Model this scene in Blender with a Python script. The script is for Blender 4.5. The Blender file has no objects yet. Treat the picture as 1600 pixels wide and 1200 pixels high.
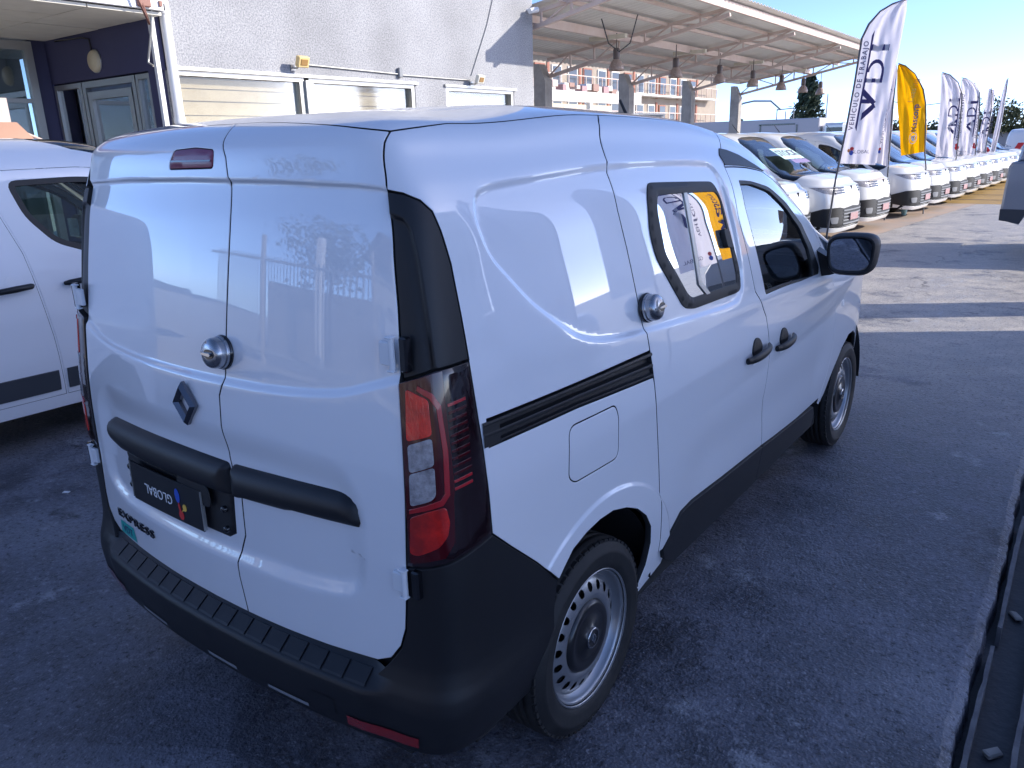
import bpy, math, random
import numpy as np
from mathutils import Vector, Matrix
from mathutils.geometry import delaunay_2d_cdt
random.seed(7); rng=np.random.RandomState(7)
scene=bpy.context.scene; COL=scene.collection
# ---------------------------------------------------------------- camera
CAM=(1.8829,-1.0129,1.7311); YAW=-0.6434; PITCH=0.2978; ROLL=-0.0282; FPX=1211.16
cam=bpy.data.objects.new('camera',bpy.data.cameras.new('camera')); COL.objects.link(cam)
def _basis():
    cy,sy,cp,sp=math.cos(YAW),math.sin(YAW),math.cos(PITCH),math.sin(PITCH)
    f=Vector((sy*cp,cy*cp,-sp)); r=Vector((cy,-sy,0)); u=r.cross(f)
    return r*math.cos(ROLL)+u*math.sin(ROLL), -r*math.sin(ROLL)+u*math.cos(ROLL), f
_r,_u,_f=_basis()
cam.matrix_world=Matrix(((_r.x,_u.x,-_f.x,CAM[0]),(_r.y,_u.y,-_f.y,CAM[1]),(_r.z,_u.z,-_f.z,CAM[2]),(0,0,0,1)))
cam.data.sensor_fit='HORIZONTAL'; cam.data.sensor_width=36; cam.data.lens=36*FPX/1600
cam.data.clip_start=.05; cam.data.clip_end=3000
scene.camera=cam
# ---------------------------------------------------------------- sky, sun, exposure
SUN_AZ=math.radians(57); SUN_EL=math.radians(25)
w=bpy.data.worlds.new("World"); scene.world=w; w.use_nodes=True
nt=w.node_tree; bg=nt.nodes['Background']; sky=nt.nodes.new('ShaderNodeTexSky')
sky.sky_type='NISHITA'; sky.sun_disc=False; sky.sun_elevation=SUN_EL; sky.sun_rotation=SUN_AZ
sky.altitude=500; sky.air_density=.33; sky.dust_density=.5; sky.ozone_density=2.5
tint=nt.nodes.new('ShaderNodeMix'); tint.data_type='RGBA'; tint.blend_type='MULTIPLY'; tint.inputs[0].default_value=1; tint.inputs[7].default_value=(.96,.955,1.0,1)
nt.links.new(sky.outputs[0],tint.inputs[6]); nt.links.new(tint.outputs[2],bg.inputs[0]); bg.inputs[1].default_value=.15
sun=bpy.data.objects.new('sun',bpy.data.lights.new('sun','SUN')); COL.objects.link(sun)
sun.data.energy=2.0; sun.data.angle=math.radians(.5); sun.data.color=(1,.93,.82)
_d=Vector((math.sin(SUN_AZ)*math.cos(SUN_EL),math.cos(SUN_AZ)*math.cos(SUN_EL),math.sin(SUN_EL)))
sun.rotation_euler=_d.to_track_quat('Z','Y').to_euler()
scene.view_settings.view_transform='Standard'; scene.view_settings.look='None'
scene.view_settings.exposure=1.68; scene.view_settings.gamma=1
scene.render.engine='CYCLES'
# ---------------------------------------------------------------- helpers
def tag(o,label=None,cat=None,group=None,kind=None):
    if label: o['label']=label
    if cat: o['category']=cat
    if group: o['group']=group
    if kind: o['kind']=kind
    return o
def thing(name,label,cat,loc=(0,0,0),rz=0,group=None):
    o=bpy.data.objects.new(name,None); COL.objects.link(o); o.location=loc; o.rotation_euler=(0,0,rz)
    o.empty_display_size=.2
    return tag(o,label,cat,group)
KIDS={}
def link(name,me,parent=None,mat=None):
    o=bpy.data.objects.new(name,me); COL.objects.link(o)
    if mat is not None and len(me.materials)==0: me.materials.append(mat)
    if parent: o.parent=parent; KIDS.setdefault(parent,[]).append(o)
    return o
def copytree(o,parent=None):
    c=o.copy(); COL.objects.link(c); c.parent=parent
    for ch in KIDS.get(o,[]):
        d=copytree(ch,c); KIDS.setdefault(c,[]).append(d)
    return c
class MB:
    def __init__(s): s.v=[]; s.f=[]; s.sm=[]
    def add(s,v,f,smooth=False):
        n=len(s.v); s.v+= [tuple(p) for p in v]; s.f+=[tuple(i+n for i in q) for q in f]; s.sm+=[smooth]*len(f); return s
    def box(s,c,d,rz=0,M=None,bev=0):
        x,y,z=[k/2 for k in d]
        if bev:
            b=min(bev,x*.9,y*.9,z*.9)
            vs=[];
            for sx in(-1,1):
                for sy in(-1,1):
                    for sz in(-1,1):
                        vs+=[(sx*x,sy*(y-b),sz*(z-b)),(sx*(x-b),sy*y,sz*(z-b)),(sx*(x-b),sy*(y-b),sz*z)]
            idx=lambda i,j,k,a:((i*2+j)*2+k)*3+a
            fs=[]
            for i in(0,1): fs.append([idx(i,0,0,0),idx(i,1,0,0),idx(i,1,1,0),idx(i,0,1,0)][::(1 if i else -1)])
            for j in(0,1): fs.append([idx(0,j,0,1),idx(1,j,0,1),idx(1,j,1,1),idx(0,j,1,1)][::(-1 if j else 1)])
            for k in(0,1): fs.append([idx(0,0,k,2),idx(1,0,k,2),idx(1,1,k,2),idx(0,1,k,2)][::(1 if k else -1)])
            for i in(0,1):
                for j in(0,1):
                    fs.append([idx(i,j,0,0),idx(i,j,1,0),idx(i,j,1,1),idx(i,j,0,1)])
                    fs.append([idx(i,0,j,0),idx(i,1,j,0),idx(i,1,j,2),idx(i,0,j,2)])
                    fs.append([idx(0,i,j,1),idx(1,i,j,1),idx(1,i,j,2),idx(0,i,j,2)])
                    for k in(0,1): fs.append([idx(i,j,k,0),idx(i,j,k,1),idx(i,j,k,2)])
        else:
            vs=[(a*x,b_*y,c_*z) for a in(-1,1) for b_ in(-1,1) for c_ in(-1,1)]
            fs=[(0,1,3,2),(4,6,7,5),(0,4,5,1),(2,3,7,6),(0,2,6,4),(1,5,7,3)]
        R=M if M is not None else Matrix.Rotation(rz,3,'Z')
        c=Vector(c); return s.add([R@Vector(p)+c for p in vs],fs)
    def bar(s,a,b,w,h=None,roll=0):
        a=Vector(a);b=Vector(b); d=b-a; L=d.length; q=d.to_track_quat('Y','Z').to_matrix()@Matrix.Rotation(roll,3,'Y')
        return s.box((a+b)/2,(w,L,h or w),M=q)
    def tube(s,pts,r,n=8,caps=True,smooth=True):
        pts=[Vector(p) for p in pts]; rs=r if isinstance(r,(list,tuple)) else [r]*len(pts); vs=[];fs=[]
        up=Vector((0,0,1)); t0=(pts[1]-pts[0]).normalized()
        if abs(t0.dot(up))>.95: up=Vector((0,1,0))
        e=t0.cross(up).normalized()
        for i,p in enumerate(pts):
            t=((pts[min(i+1,len(pts)-1)]-pts[max(i-1,0)])).normalized()
            e=(e-t*e.dot(t)).normalized(); g=t.cross(e)
            for k in range(n): a=2*math.pi*k/n; vs.append(p+(e*math.cos(a)+g*math.sin(a))*rs[i])
        for i in range(len(pts)-1):
            for k in range(n): fs.append((i*n+k,i*n+(k+1)%n,(i+1)*n+(k+1)%n,(i+1)*n+k))
        s.add(vs,fs,smooth)
        if caps:
            s.add(vs[:n],[tuple(range(n))[::-1]]); s.add(vs[-n:],[tuple(range(n))])
        return s
    def lathe(s,prof,c=(0,0,0),ax='Z',n=24,smooth=True,ang=2*math.pi,a0=0):
        # prof: (r, t) ; t along axis
        vs=[];fs=[];m=len(prof); full=abs(ang-2*math.pi)<1e-6; N=n if full else n+1
        for k in range(N):
            a=a0+ang*k/n
            for r,t in prof:
                u,v=r*math.cos(a),r*math.sin(a)
                p=(u,v,t) if ax=='Z' else ((t,u,v) if ax=='X' else (v,t,u))
                vs.append((p[0]+c[0],p[1]+c[1],p[2]+c[2]))
        for k in range(n):
            for j in range(m-1):
                k2=(k+1)%N; fs.append((k*m+j,k2*m+j,k2*m+j+1,k*m+j+1))
        return s.add(vs,fs,smooth)
    def prism(s,poly,c0,c1,M=None,off=(0,0,0)):
        # poly in (u,v); extruded along w from c0 to c1
        n=len(poly); vs=[(u,v,c0) for u,v in poly]+[(u,v,c1) for u,v in poly]
        if M is not None: vs=[M@Vector(p) for p in vs]
        vs=[(p[0]+off[0],p[1]+off[1],p[2]+off[2]) for p in vs]
        return s.add(vs,[tuple(range(n))[::-1],tuple(range(n,2*n))]+[(i,(i+1)%n,n+(i+1)%n,n+i) for i in range(n)])
    def mesh(s,name,mat=None):
        me=bpy.data.meshes.new(name); me.from_pydata(s.v,[],s.f); me.validate()
        if len(me.polygons)==len(s.sm): me.polygons.foreach_set('use_smooth',s.sm)
        if mat is not None: me.materials.append(mat)
        me.update(); return me
    def build(s,name,mat,parent=None): return link(name,s.mesh(name,mat),parent)
YZ=Matrix(((0,0,1),(1,0,0),(0,1,0)))   # (u,v,w)->(w,u,v): poly in (y,z), extruded in x
XZ=Matrix(((1,0,0),(0,0,1),(0,1,0)))   # poly in (x,z), extruded in y
# ---------------------------------------------------------------- materials
def mat(name,col,rough=.5,metal=0,coat=0,bump=None,var=None,spec=.5,trans=0,emit=None,coatr=.03,sub=None):
    m=bpy.data.materials.new(name); m.use_nodes=True; n=m.node_tree.nodes; l=m.node_tree.links; p=n['Principled BSDF']
    p.inputs['Base Color'].default_value=(*col,1); p.inputs['Roughness'].default_value=rough; p.inputs['Metallic'].default_value=metal
    p.inputs['Coat Weight'].default_value=coat; p.inputs['Coat IOR'].default_value=1.7 if name.startswith('white_paint') else 1.5; p.inputs['Coat Roughness'].default_value=coatr; p.inputs['Specular IOR Level'].default_value=spec
    p.inputs['Transmission Weight'].default_value=trans
    tc=n.new('ShaderNodeTexCoord')
    if var:  # (scale, amount, second colour)
        sc,amt,c2=var; t=n.new('ShaderNodeTexNoise'); t.inputs['Scale'].default_value=sc; t.inputs['Detail'].default_value=6; t.inputs['Roughness'].default_value=.65
        l.new(tc.outputs['Object'],t.inputs['Vector']); mr=n.new('ShaderNodeMapRange'); mr.inputs[1].default_value=.35; mr.inputs[2].default_value=.7; mr.inputs[4].default_value=amt
        l.new(t.outputs[0],mr.inputs[0]); mx=n.new('ShaderNodeMix'); mx.data_type='RGBA'; mx.inputs[6].default_value=(*col,1); mx.inputs[7].default_value=(*c2,1)
        l.new(mr.outputs[0],mx.inputs[0]); l.new(mx.outputs[2],p.inputs['Base Color'])
    if bump: # (scale,strength,distance)
        t=n.new('ShaderNodeTexNoise'); t.inputs['Scale'].default_value=bump[0]; t.inputs['Detail'].default_value=5
        l.new(tc.outputs['Object'],t.inputs['Vector']); b=n.new('ShaderNodeBump'); b.inputs['Strength'].default_value=bump[1]; b.inputs['Distance'].default_value=bump[2]
        l.new(t.outputs[0],b.inputs['Height']); l.new(b.outputs[0],p.inputs['Normal'])
    return m
def glassmat(name,tint,refl=1.0,rough=0.0):
    m=bpy.data.materials.new(name); m.use_nodes=True; n=m.node_tree.nodes; l=m.node_tree.links; n.remove(n['Principled BSDF'])
    out=n['Material Output']; tr=n.new('ShaderNodeBsdfTransparent'); tr.inputs[0].default_value=(*tint,1)
    gl=n.new('ShaderNodeBsdfGlossy'); gl.inputs['Roughness'].default_value=rough; fr=n.new('ShaderNodeFresnel'); fr.inputs[0].default_value=1.6
    mm=n.new('ShaderNodeMath'); mm.operation='MULTIPLY'; mm.inputs[1].default_value=refl; mm.use_clamp=True
    l.new(fr.outputs[0],mm.inputs[0]); mx=n.new('ShaderNodeMixShader'); l.new(mm.outputs[0],mx.inputs[0]); l.new(tr.outputs[0],mx.inputs[1]); l.new(gl.outputs[0],mx.inputs[2]); l.new(mx.outputs[0],out.inputs[0])
    return m
M={}
M['paint']=mat('white_paint',(.80,.81,.84),.32,coat=1,coatr=.02)
M['paint2']=mat('white_paint_row',(.80,.80,.79),.3,coat=.8)
M['black']=mat('black_plastic',(.007,.0075,.010),.48,bump=(900,.25,.0006),var=(3,.3,(.015,.016,.019)))
M['blackg']=mat('gloss_black',(.008,.008,.01),.12,coat=.4)
M['rubber']=mat('rubber',(.012,.012,.013),.55)
M['tyre']=mat('tyre_rubber',(.009,.009,.010),.66,bump=(60,.2,.002),var=(9,.5,(.03,.029,.028)))
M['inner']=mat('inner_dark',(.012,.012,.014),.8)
M['steel']=mat('wheel_steel',(.38,.39,.41),.36,metal=.8)
M['cap']=mat('hubcap_black',(.012,.012,.014),.28,coat=.3)
M['chrome']=mat('chrome',(.62,.62,.64),.12,metal=1)
M['badge']=mat('badge_dark_chrome',(.20,.20,.22),.10,metal=1)
M['brushed']=mat('brushed_steel',(.42,.42,.43),.24,metal=1,bump=(300,.15,.0004))
M['lampred']=mat('lamp_dark_red',(.06,.002,.005),.10,coat=.5,coatr=.02)
M['lampblk']=mat('lamp_smoked',(.012,.004,.006),.10,coat=.6,coatr=.02)
M['lensred']=mat('lens_red',(.32,.004,.004),.25,coat=1,coatr=.02,var=(13,.95,(.95,.02,.01)),bump=(420,.5,.0015))
M['lensstrip']=mat('lens_strip_red',(.38,.006,.012),.25,coat=1)
M['lensclr']=mat('lens_clear',(.42,.40,.41),.18,coat=1,bump=(260,.6,.002),var=(60,.8,(.13,.12,.13)))
M['brake']=mat('brake_lens',(.20,.008,.06),.35,coat=.35)
M['reflector']=mat('reflector_red',(.25,.006,.01),.2,coat=1)
M['glass']=glassmat('window_glass',(.66,.80,.78),1.5)
M['wind']=glassmat('windscreen_glass',(.35,.42,.45),1.5)
M['film']=mat('mirror_film_glass',(.74,.76,.78),.012,metal=.93)
M['plate']=mat('plate_black',(.012,.012,.014),.35)
M['white']=mat('white_print',(.8,.8,.8),.5)
M['tape']=mat('white_tape',(.75,.76,.78),.5)
M['teal']=mat('teal_sticker',(.01,.36,.32),.5)
M['navyink']=mat('navy_ink',(.045,.04,.16),.7)
M['greyink']=mat('grey_ink',(.16,.15,.24),.7)
M['red']=mat('red_print',(.65,.03,.03),.5)
M['blue']=mat('blue_print',(.02,.09,.5),.5)
M['yellow']=mat('yellow_print',(.8,.5,.08),.5)
M['seat']=mat('seat_cloth',(.035,.036,.04),.85,bump=(400,.3,.001))
M['dash']=mat('dash_plastic',(.03,.031,.034),.6)
M['grey']=mat('grey_trim',(.22,.23,.25),.5)
M['mirror']=mat('mirror_glass',(.70,.74,.78),.01,metal=1)
M['hinge']=mat('hinge_white',(.75,.77,.8),.35,coat=.5)
M['alu']=mat('aluminium',(.50,.49,.46),.38,metal=.75)
M['navy']=mat('navy_wall',(.055,.055,.12),.75,bump=(40,.15,.003),var=(1.5,.6,(.07,.07,.14)))
M['concrete']=mat('concrete',(.46,.42,.38),.85,bump=(25,.4,.004),var=(3,.8,(.24,.22,.2)))
M['kerb']=mat('kerb_concrete',(.15,.15,.16),.85,bump=(60,.5,.004),var=(12,.8,(.07,.07,.08)))
M['truss']=mat('truss_paint',(.66,.53,.46),.6,var=(4,.6,(.55,.38,.30)))
M['sheet']=mat('roof_sheet',(.80,.76,.68),.5,metal=.0,var=(.9,.7,(.64,.61,.56)))
M['cream']=mat('cream_board',(.72,.66,.52),.7,var=(5,.9,(.60,.53,.40)))
M['white_wall']=mat('white_wall',(.72,.70,.66),.8,var=(2,.5,(.6,.58,.54)))
M['ceil']=mat('ceiling_panel',(.80,.76,.66),.7,var=(2,.4,(.48,.45,.40)))
M['flag']=mat('flag_white',(.78,.76,.82),.75)
M['flagy']=mat('flag_yellow',(.85,.44,.01),.7)
M['copper']=mat('copper_sheet',(.30,.17,.12),.4,metal=.6,var=(6,.6,(.3,.2,.15)))
M['curtain']=mat('dark_curtain',(.05,.05,.06),.9)
M['darkroom']=mat('dark_interior',(.30,.29,.26),.9,var=(1.2,.8,(.5,.48,.42)))
def flagmat(name,col):
    m=bpy.data.materials.new(name); m.use_nodes=True; n=m.node_tree.nodes; l=m.node_tree.links; p=n['Principled BSDF']
    p.inputs['Base Color'].default_value=(*col,1); p.inputs['Roughness'].default_value=.75
    tl=n.new('ShaderNodeBsdfTranslucent'); tl.inputs[0].default_value=(*col,1); mx=n.new('ShaderNodeMixShader'); mx.inputs[0].default_value=.62
    l.new(p.outputs[0],mx.inputs[1]); l.new(tl.outputs[0],mx.inputs[2]); l.new(mx.outputs[0],n['Material Output'].inputs[0]); return m
M['flag']=flagmat('flag_white_cloth',(.90,.88,.92)); M['flagy']=flagmat('flag_yellow_cloth',(.95,.66,.01))
# ---------------------------------------------------------------- interpolation
def PC(xs,ys):
    xs=np.array(xs,float); ys=np.array(ys,float); h=np.diff(xs); d=np.diff(ys)/h; m=np.zeros(len(xs))
    for i in range(1,len(xs)-1):
        if d[i-1]*d[i]>0:
            w1=2*h[i]+h[i-1]; w2=h[i]+2*h[i-1]; m[i]=(w1+w2)/(w1/d[i-1]+w2/d[i])
    m[0]=d[0]; m[-1]=d[-1]
    def f(x):
        x=np.clip(np.asarray(x,float),xs[0],xs[-1]); i=np.clip(np.searchsorted(xs,x)-1,0,len(h)-1)
        t=(x-xs[i])/h[i]; H=h[i]
        return ys[i]*(1+2*t)*(1-t)**2+m[i]*H*t*(1-t)**2+ys[i+1]*t*t*(3-2*t)+m[i+1]*H*t*t*(t-1)
    return f
def SPL(S,Y):
    S=np.array(S,float);Y=np.array(Y,float);n=len(S); h=np.diff(S); A=np.zeros((n,n)); b=np.zeros(n); A[0,0]=A[-1,-1]=1
    for i in range(1,n-1):
        A[i,i-1]=h[i-1];A[i,i]=2*(h[i-1]+h[i]);A[i,i+1]=h[i]; b[i]=6*((Y[i+1]-Y[i])/h[i]-(Y[i]-Y[i-1])/h[i-1])
    Mm=np.linalg.solve(A,b)
    def f(x):
        x=np.asarray(x,float); i=np.clip(np.searchsorted(S,x)-1,0,n-2); a=S[i+1]-x; c=x-S[i]; H=h[i]
        return (Mm[i]*a**3+Mm[i+1]*c**3)/(6*H)+(Y[i]/H-Mm[i]*H/6)*a+(Y[i+1]/H-Mm[i+1]*H/6)*c
    return f
def sst(a,b,x):
    t=np.clip((np.asarray(x,float)-a)/(b-a),0,1); return t*t*(3-2*t)
# ---------------------------------------------------------------- body shell: contour (s) x height (h)
class Shell:
    def __init__(S_,CT,PR,RD,ZT,RF=None,ZW=1.0,CT_adj=()):
        CT=np.array(CT,float); S=np.r_[0,np.cumsum(np.hypot(*np.diff(CT,axis=0).T))]; S_.L=S[-1]
        for i,p in CT_adj: CT[i]=p
        S_.CX=SPL(S,CT[:,0]); S_.CY=SPL(S,CT[:,1]); n=13
        hs=[p[0] for p in PR[:n]]
        for a,b in zip(PR[n-1:-1],PR[n:]): hs.append(hs[-1]+np.hypot(b[0]-a[0],.88*(b[1]-a[1])))
        S_.HM=hs[-1]; S_.ZH=PC(hs,[p[0] for p in PR]); S_.KX=PC(hs,[p[1] for p in PR]); S_.zmax=PR[-1][0]
        S_.RD=PC(*zip(*RD)); S_.ZT=PC(*zip(*ZT)); S_.RF=PC(*zip(*(RF or [(0,0),(2.5,0)]))); S_.ZW=ZW
    def P(S_,s,h):
        s=np.asarray(s,float);h=np.asarray(h,float); sg=np.where(s<0,-1.,1.); s=abs(s)
        x0=S_.CX(s);y0=S_.CY(s); x=x0*S_.KX(h)*sg; y=y0+S_.RD(h)*np.clip(1-y0/2.2,0,1)**2-S_.RF(h)*np.clip((y0-3.4)/1.0,0,1)**2
        z=S_.ZH(h); zt=S_.ZT(y); ZW=S_.ZW
        z=np.where(z>ZW,ZW+(z-ZW)*np.clip((zt-ZW)/(S_.zmax-ZW),0,2),z)
        return np.stack([x,y,z],-1)
    def N(S_,s,h):
        e=1.5e-3; h=np.clip(h,.16,S_.HM-3e-3)
        a=S_.P(s+e,h)-S_.P(s-e,h); b=S_.P(s,h+e)-S_.P(s,h-e); n=np.cross(a,b); return n/np.maximum(np.linalg.norm(n,axis=-1,keepdims=True),1e-12)
def resample(poly,step,closed=True):
    out=[]; n=len(poly)
    for i in range(n if closed else n-1):
        a=np.array(poly[i],float); b=np.array(poly[(i+1)%n],float); k=max(1,int(np.ceil(np.hypot(*(b-a))/step)))
        for j in range(k): out.append(a+(b-a)*j/k)
    return np.array(out)
def rnd(poly,r=.03,n=4):
    out=[];N=len(poly)
    for i in range(N):
        p=np.array(poly[i],float);a=np.array(poly[i-1],float)-p;b=np.array(poly[(i+1)%N],float)-p
        la,lb=np.hypot(*a),np.hypot(*b); rr=min(r,la*.48,lb*.48); A=p+a/la*rr;B=p+b/lb*rr
        for k in range(n+1):
            t=k/n; out.append((1-t)**2*A+2*t*(1-t)*p+t*t*B)
    return [tuple(q) for q in out]
def smoothpoly(pts,it=2,closed=False):
    p=[np.array(q,float) for q in pts]
    for _ in range(it):
        q=[]; n=len(p)
        rg=range(n) if closed else range(n-1)
        if not closed: q.append(p[0])
        for i in rg:
            a,b=p[i],p[(i+1)%n]; q+=[a*.75+b*.25,a*.25+b*.75]
        if not closed: q.append(p[-1])
        p=q
    return [tuple(x) for x in p]
def area(p): p=np.asarray(p); x,y=p[:,0],p[:,1]; return .5*(x*np.roll(y,-1)-np.roll(x,-1)*y).sum()
def ccw(p):
    p=np.asarray(p,float); return p if area(p)>0 else p[::-1]
def inset(poly,d):
    p=ccw(poly); out=[]; n=len(p)
    for i in range(n):
        a=p[i]-p[i-1]; b=p[(i+1)%n]-p[i]; a=a/max(np.hypot(*a),1e-9); b=b/max(np.hypot(*b),1e-9)
        na=np.array([-a[1],a[0]]);nb=np.array([-b[1],b[0]]); m=na+nb; L=max((m@m)/2,.35); out.append(p[i]+m*d/L*1.0)
    return np.array(out)
def inside(poly,q):
    p=np.asarray(poly,float); x,y=q[:,0],q[:,1]; c=np.zeros(len(q),bool); n=len(p); j=n-1
    for i in range(n):
        xi,yi=p[i];xj,yj=p[j]
        with np.errstate(divide='ignore',invalid='ignore'):
            m=((yi>y)!=(yj>y))&(x<(xj-xi)*(y-yi)/((yj-yi) if yj!=yi else 1e-12)+xi)
        c^=m; j=i
    return c
def sdist(poly,q,closed=True):
    p=np.asarray(poly,float); d=np.full(len(q),1e9); n=len(p)
    for i in range(n if closed else n-1):
        a=p[i];b=p[(i+1)%n]; ab=b-a; t=np.clip(((q-a)@ab)/max(ab@ab,1e-12),0,1); d=np.minimum(d,np.hypot(*(q-a-t[:,None]*ab).T))
    if closed: d=np.where(inside(poly,q),d,-d)
    return d
def panel_geo(Pf,Nf,poly,holes=(),step=.02,disp=None,gap=.003,rim=.02,bev=.0022,off=0.,mirror=False,flip=False,lines=()):
    """triangulated patch of the surface inside poly, minus holes, with a rolled rim. returns verts, faces, normals"""
    outer=inset(resample(poly,step),gap) if gap else ccw(resample(poly,step)); loops=[outer]
    for hl in holes: loops.append(inset(resample(hl,step),-gap)[::-1] if gap else ccw(resample(hl,step))[::-1])
    lo=outer.min(0);hi=outer.max(0)
    gx,gy=np.meshgrid(np.arange(lo[0]+step*.5,hi[0],step),np.arange(lo[1]+step*.5,hi[1],step*.9)); gx[::2]+=step*.5
    g=np.stack([gx.ravel(),gy.ravel()],1); keep=sdist(outer,g)>step*.45
    for l in loops[1:]: keep&=(sdist(l[::-1],g)<-step*.45)
    if lines:
        ex=[]
        for ln,offs,closed in lines:
            r_=resample(ln,step*.8,closed)
            if not closed: r_=np.vstack([r_,[ln[-1]]])
            t=np.gradient(r_,axis=0) if not closed else (np.roll(r_,-1,0)-np.roll(r_,1,0)); t/=np.maximum(np.hypot(*t.T)[:,None],1e-9); nn=np.stack([-t[:,1],t[:,0]],1)
            for o_ in offs: ex.append(r_+nn*o_)
        E_=np.vstack(ex); k2=sdist(outer,E_)>.004
        for l in loops[1:]: k2&=(sdist(l[::-1],E_)<-.004)
        E_=E_[k2]
        dd=np.full(len(g),9.)
        for i in range(0,len(E_),400): dd=np.minimum(dd,np.min((g[:,None,0]-E_[None,i:i+400,0])**2+(g[:,None,1]-E_[None,i:i+400,1])**2,axis=1))
        keep_=dd>(step*.42)**2; gg=g[keep&(dd>(step*.42)**2)]; g=np.vstack([gg,E_])
    else: g=g[keep]
    pts=np.vstack(loops+[g]); edges=[];k=0
    for l in loops:
        n=len(l); edges+=[(k+i,k+(i+1)%n) for i in range(n)]; k+=n
    nb=k
    vo,_,fo,ov,_,_=delaunay_2d_cdt([Vector(p) for p in pts],edges,[],0,1e-7)
    V2=np.array([(v[0],v[1]) for v in vo]); F=np.array([f for f in fo if len(f)==3])
    c=V2[F].mean(1); ok=inside(outer,c)
    for l in loops[1:]: ok&=~inside(l,c)
    F=F[ok]
    a=V2[F]; cr=(a[:,1,0]-a[:,0,0])*(a[:,2,1]-a[:,0,1])-(a[:,2,0]-a[:,0,0])*(a[:,1,1]-a[:,0,1]); F[cr<0]=F[cr<0][:,::-1]
    F=F[abs(cr)>1e-12]
    def pos(q):
        p=Pf(q[:,0],q[:,1]); n=Nf(q[:,0],q[:,1]); d=off+(disp(q) if disp is not None else 0.)
        return p+n*(np.asarray(d)*np.ones(len(q)))[:,None]
    V=pos(V2); e=.0025 if disp is not None else .0015
    def nrm(q):
        if disp is None: return Nf(q[:,0],q[:,1])
        dx=pos(q+[e,0])-pos(q-[e,0]); dy=pos(q+[0,e])-pos(q-[0,e]); n=np.cross(dx,dy); return n/np.maximum(np.linalg.norm(n,axis=1,keepdims=True),1e-12)
    N=nrm(V2)
    verts=[V];norms=[N];faces=[tuple(f) for f in F]; base=len(V); MI=[0]*len(faces)
    if rim>0:
        for l in loops:
            B=pos(l);Nn=nrm(l); t=np.roll(B,-1,0)-np.roll(B,1,0); t/=np.maximum(np.linalg.norm(t,axis=1,keepdims=True),1e-12); o=np.cross(t,Nn)
            r1=B+o*bev-Nn*bev*.8; r2=B+o*bev-Nn*rim; n=len(l)
            verts+=[B,r1,r2]; n1=(Nn+o)/np.linalg.norm(Nn+o,axis=1,keepdims=True); norms+=[Nn,n1*.0+o*.8+Nn*.6,o]
            for i in range(n):
                j=(i+1)%n
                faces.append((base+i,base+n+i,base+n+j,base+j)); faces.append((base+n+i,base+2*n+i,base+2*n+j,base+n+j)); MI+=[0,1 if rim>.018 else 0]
            base+=3*n
    V=np.vstack(verts);N=np.vstack(norms); N/=np.maximum(np.linalg.norm(N,axis=1,keepdims=True),1e-12)
    if mirror: V=V*[-1,1,1];N=N*[-1,1,1];faces=[f[::-1] for f in faces]
    return V,faces,N,MI
def geo_mesh(name,geos,mat_):
    V=np.vstack([g[0] for g in geos]); N=np.vstack([g[2] for g in geos]); faces=[];b=0
    for g in geos: faces+=[tuple(i+b for i in f) for f in g[1]]; b+=len(g[0])
    me=bpy.data.meshes.new(name); me.from_pydata(V.tolist(),[],faces); me.polygons.foreach_set('use_smooth',[True]*len(faces))
    me.normals_split_custom_set_from_vertices([tuple(x) for x in N]); me.materials.append(mat_)
    mi_=[m for g in geos for m in (g[3] if len(g)>3 else [0]*len(g[1]))]
    if any(mi_): me.materials.append(M['inner']); me.polygons.foreach_set('material_index',mi_)  # deep rim sides coloured dark to stand in for shade in the panel gaps
    me.update(); return me
def textmesh(txt,size,extr=0,bold=0,align='CENTER',spacing=1):
    cu=bpy.data.curves.new('t','FONT'); cu.body=txt; cu.size=size; cu.extrude=extr; cu.offset=bold; cu.align_x=align; cu.align_y='CENTER'; cu.space_character=spacing; cu.resolution_u=3
    o=bpy.data.objects.new('t',cu); COL.objects.link(o); dg=bpy.context.evaluated_depsgraph_get()
    me=bpy.data.meshes.new_from_object(o.evaluated_get(dg)); bpy.data.objects.remove(o); bpy.data.curves.remove(cu); return me
def drape(me,fn):
    n=len(me.vertices); co=np.empty(n*3); me.vertices.foreach_get('co',co); co=co.reshape(-1,3); co=fn(co); me.vertices.foreach_set('co',np.asarray(co,float).ravel()); me.update(); return me
# ================================================================ MAIN VAN
CT=[(0,.045),(.2,.049),(.4,.062),(.55,.078),(.66,.094),(.73,.108),(.775,.132),(.808,.172),(.830,.225),(.848,.32),(.862,.48),(.874,.75),(.882,1.1),(.886,1.6),(.886,2.2),(.882,2.8),(.872,3.3),(.850,3.7),(.80,4.02),(.70,4.24),(.5,4.36),(.25,4.40),(0,4.41)]
PR=[(.15,.93),(.30,.955),(.45,.98),(.6,.995),(.8,1.0),(.95,.998),(1.05,.99),(1.15,.975),(1.3,.948),(1.45,.915),(1.55,.89),(1.63,.85),(1.69,.803),(1.735,.773),(1.765,.726),(1.785,.617),(1.80,.458),(1.81,0.)]
_z=[(-.1,1.807),(.15,1.837),(.5,1.836),(1.0,1.861),(1.6,1.848),(2.2,1.77),(2.7,1.579),(3.05,1.398),(3.35,1.273),(3.6,1.156),(3.9,1.09),(4.2,1.04),(4.45,1.01)]
V1=Shell(CT,PR,[(.15,0),(.6,0),(.8,.002),(1.0,.010),(1.2,.028),(1.4,.055),(1.55,.080),(1.65,.100),(1.72,.108),(1.80,.171),(1.9,.251),(2.4351,.62)],_z,
   CT_adj=((4,(.66,.092)),(5,(.732,.103)),(6,(.782,.117)),(7,(.822,.148)),(8,(.842,.208)),(9,(.853,.312))),
   RF=[(.15,.03),(.35,0),(.7,0),(.95,.04),(1.1,.10),(1.5,.22),(2.43,.35)])
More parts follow.
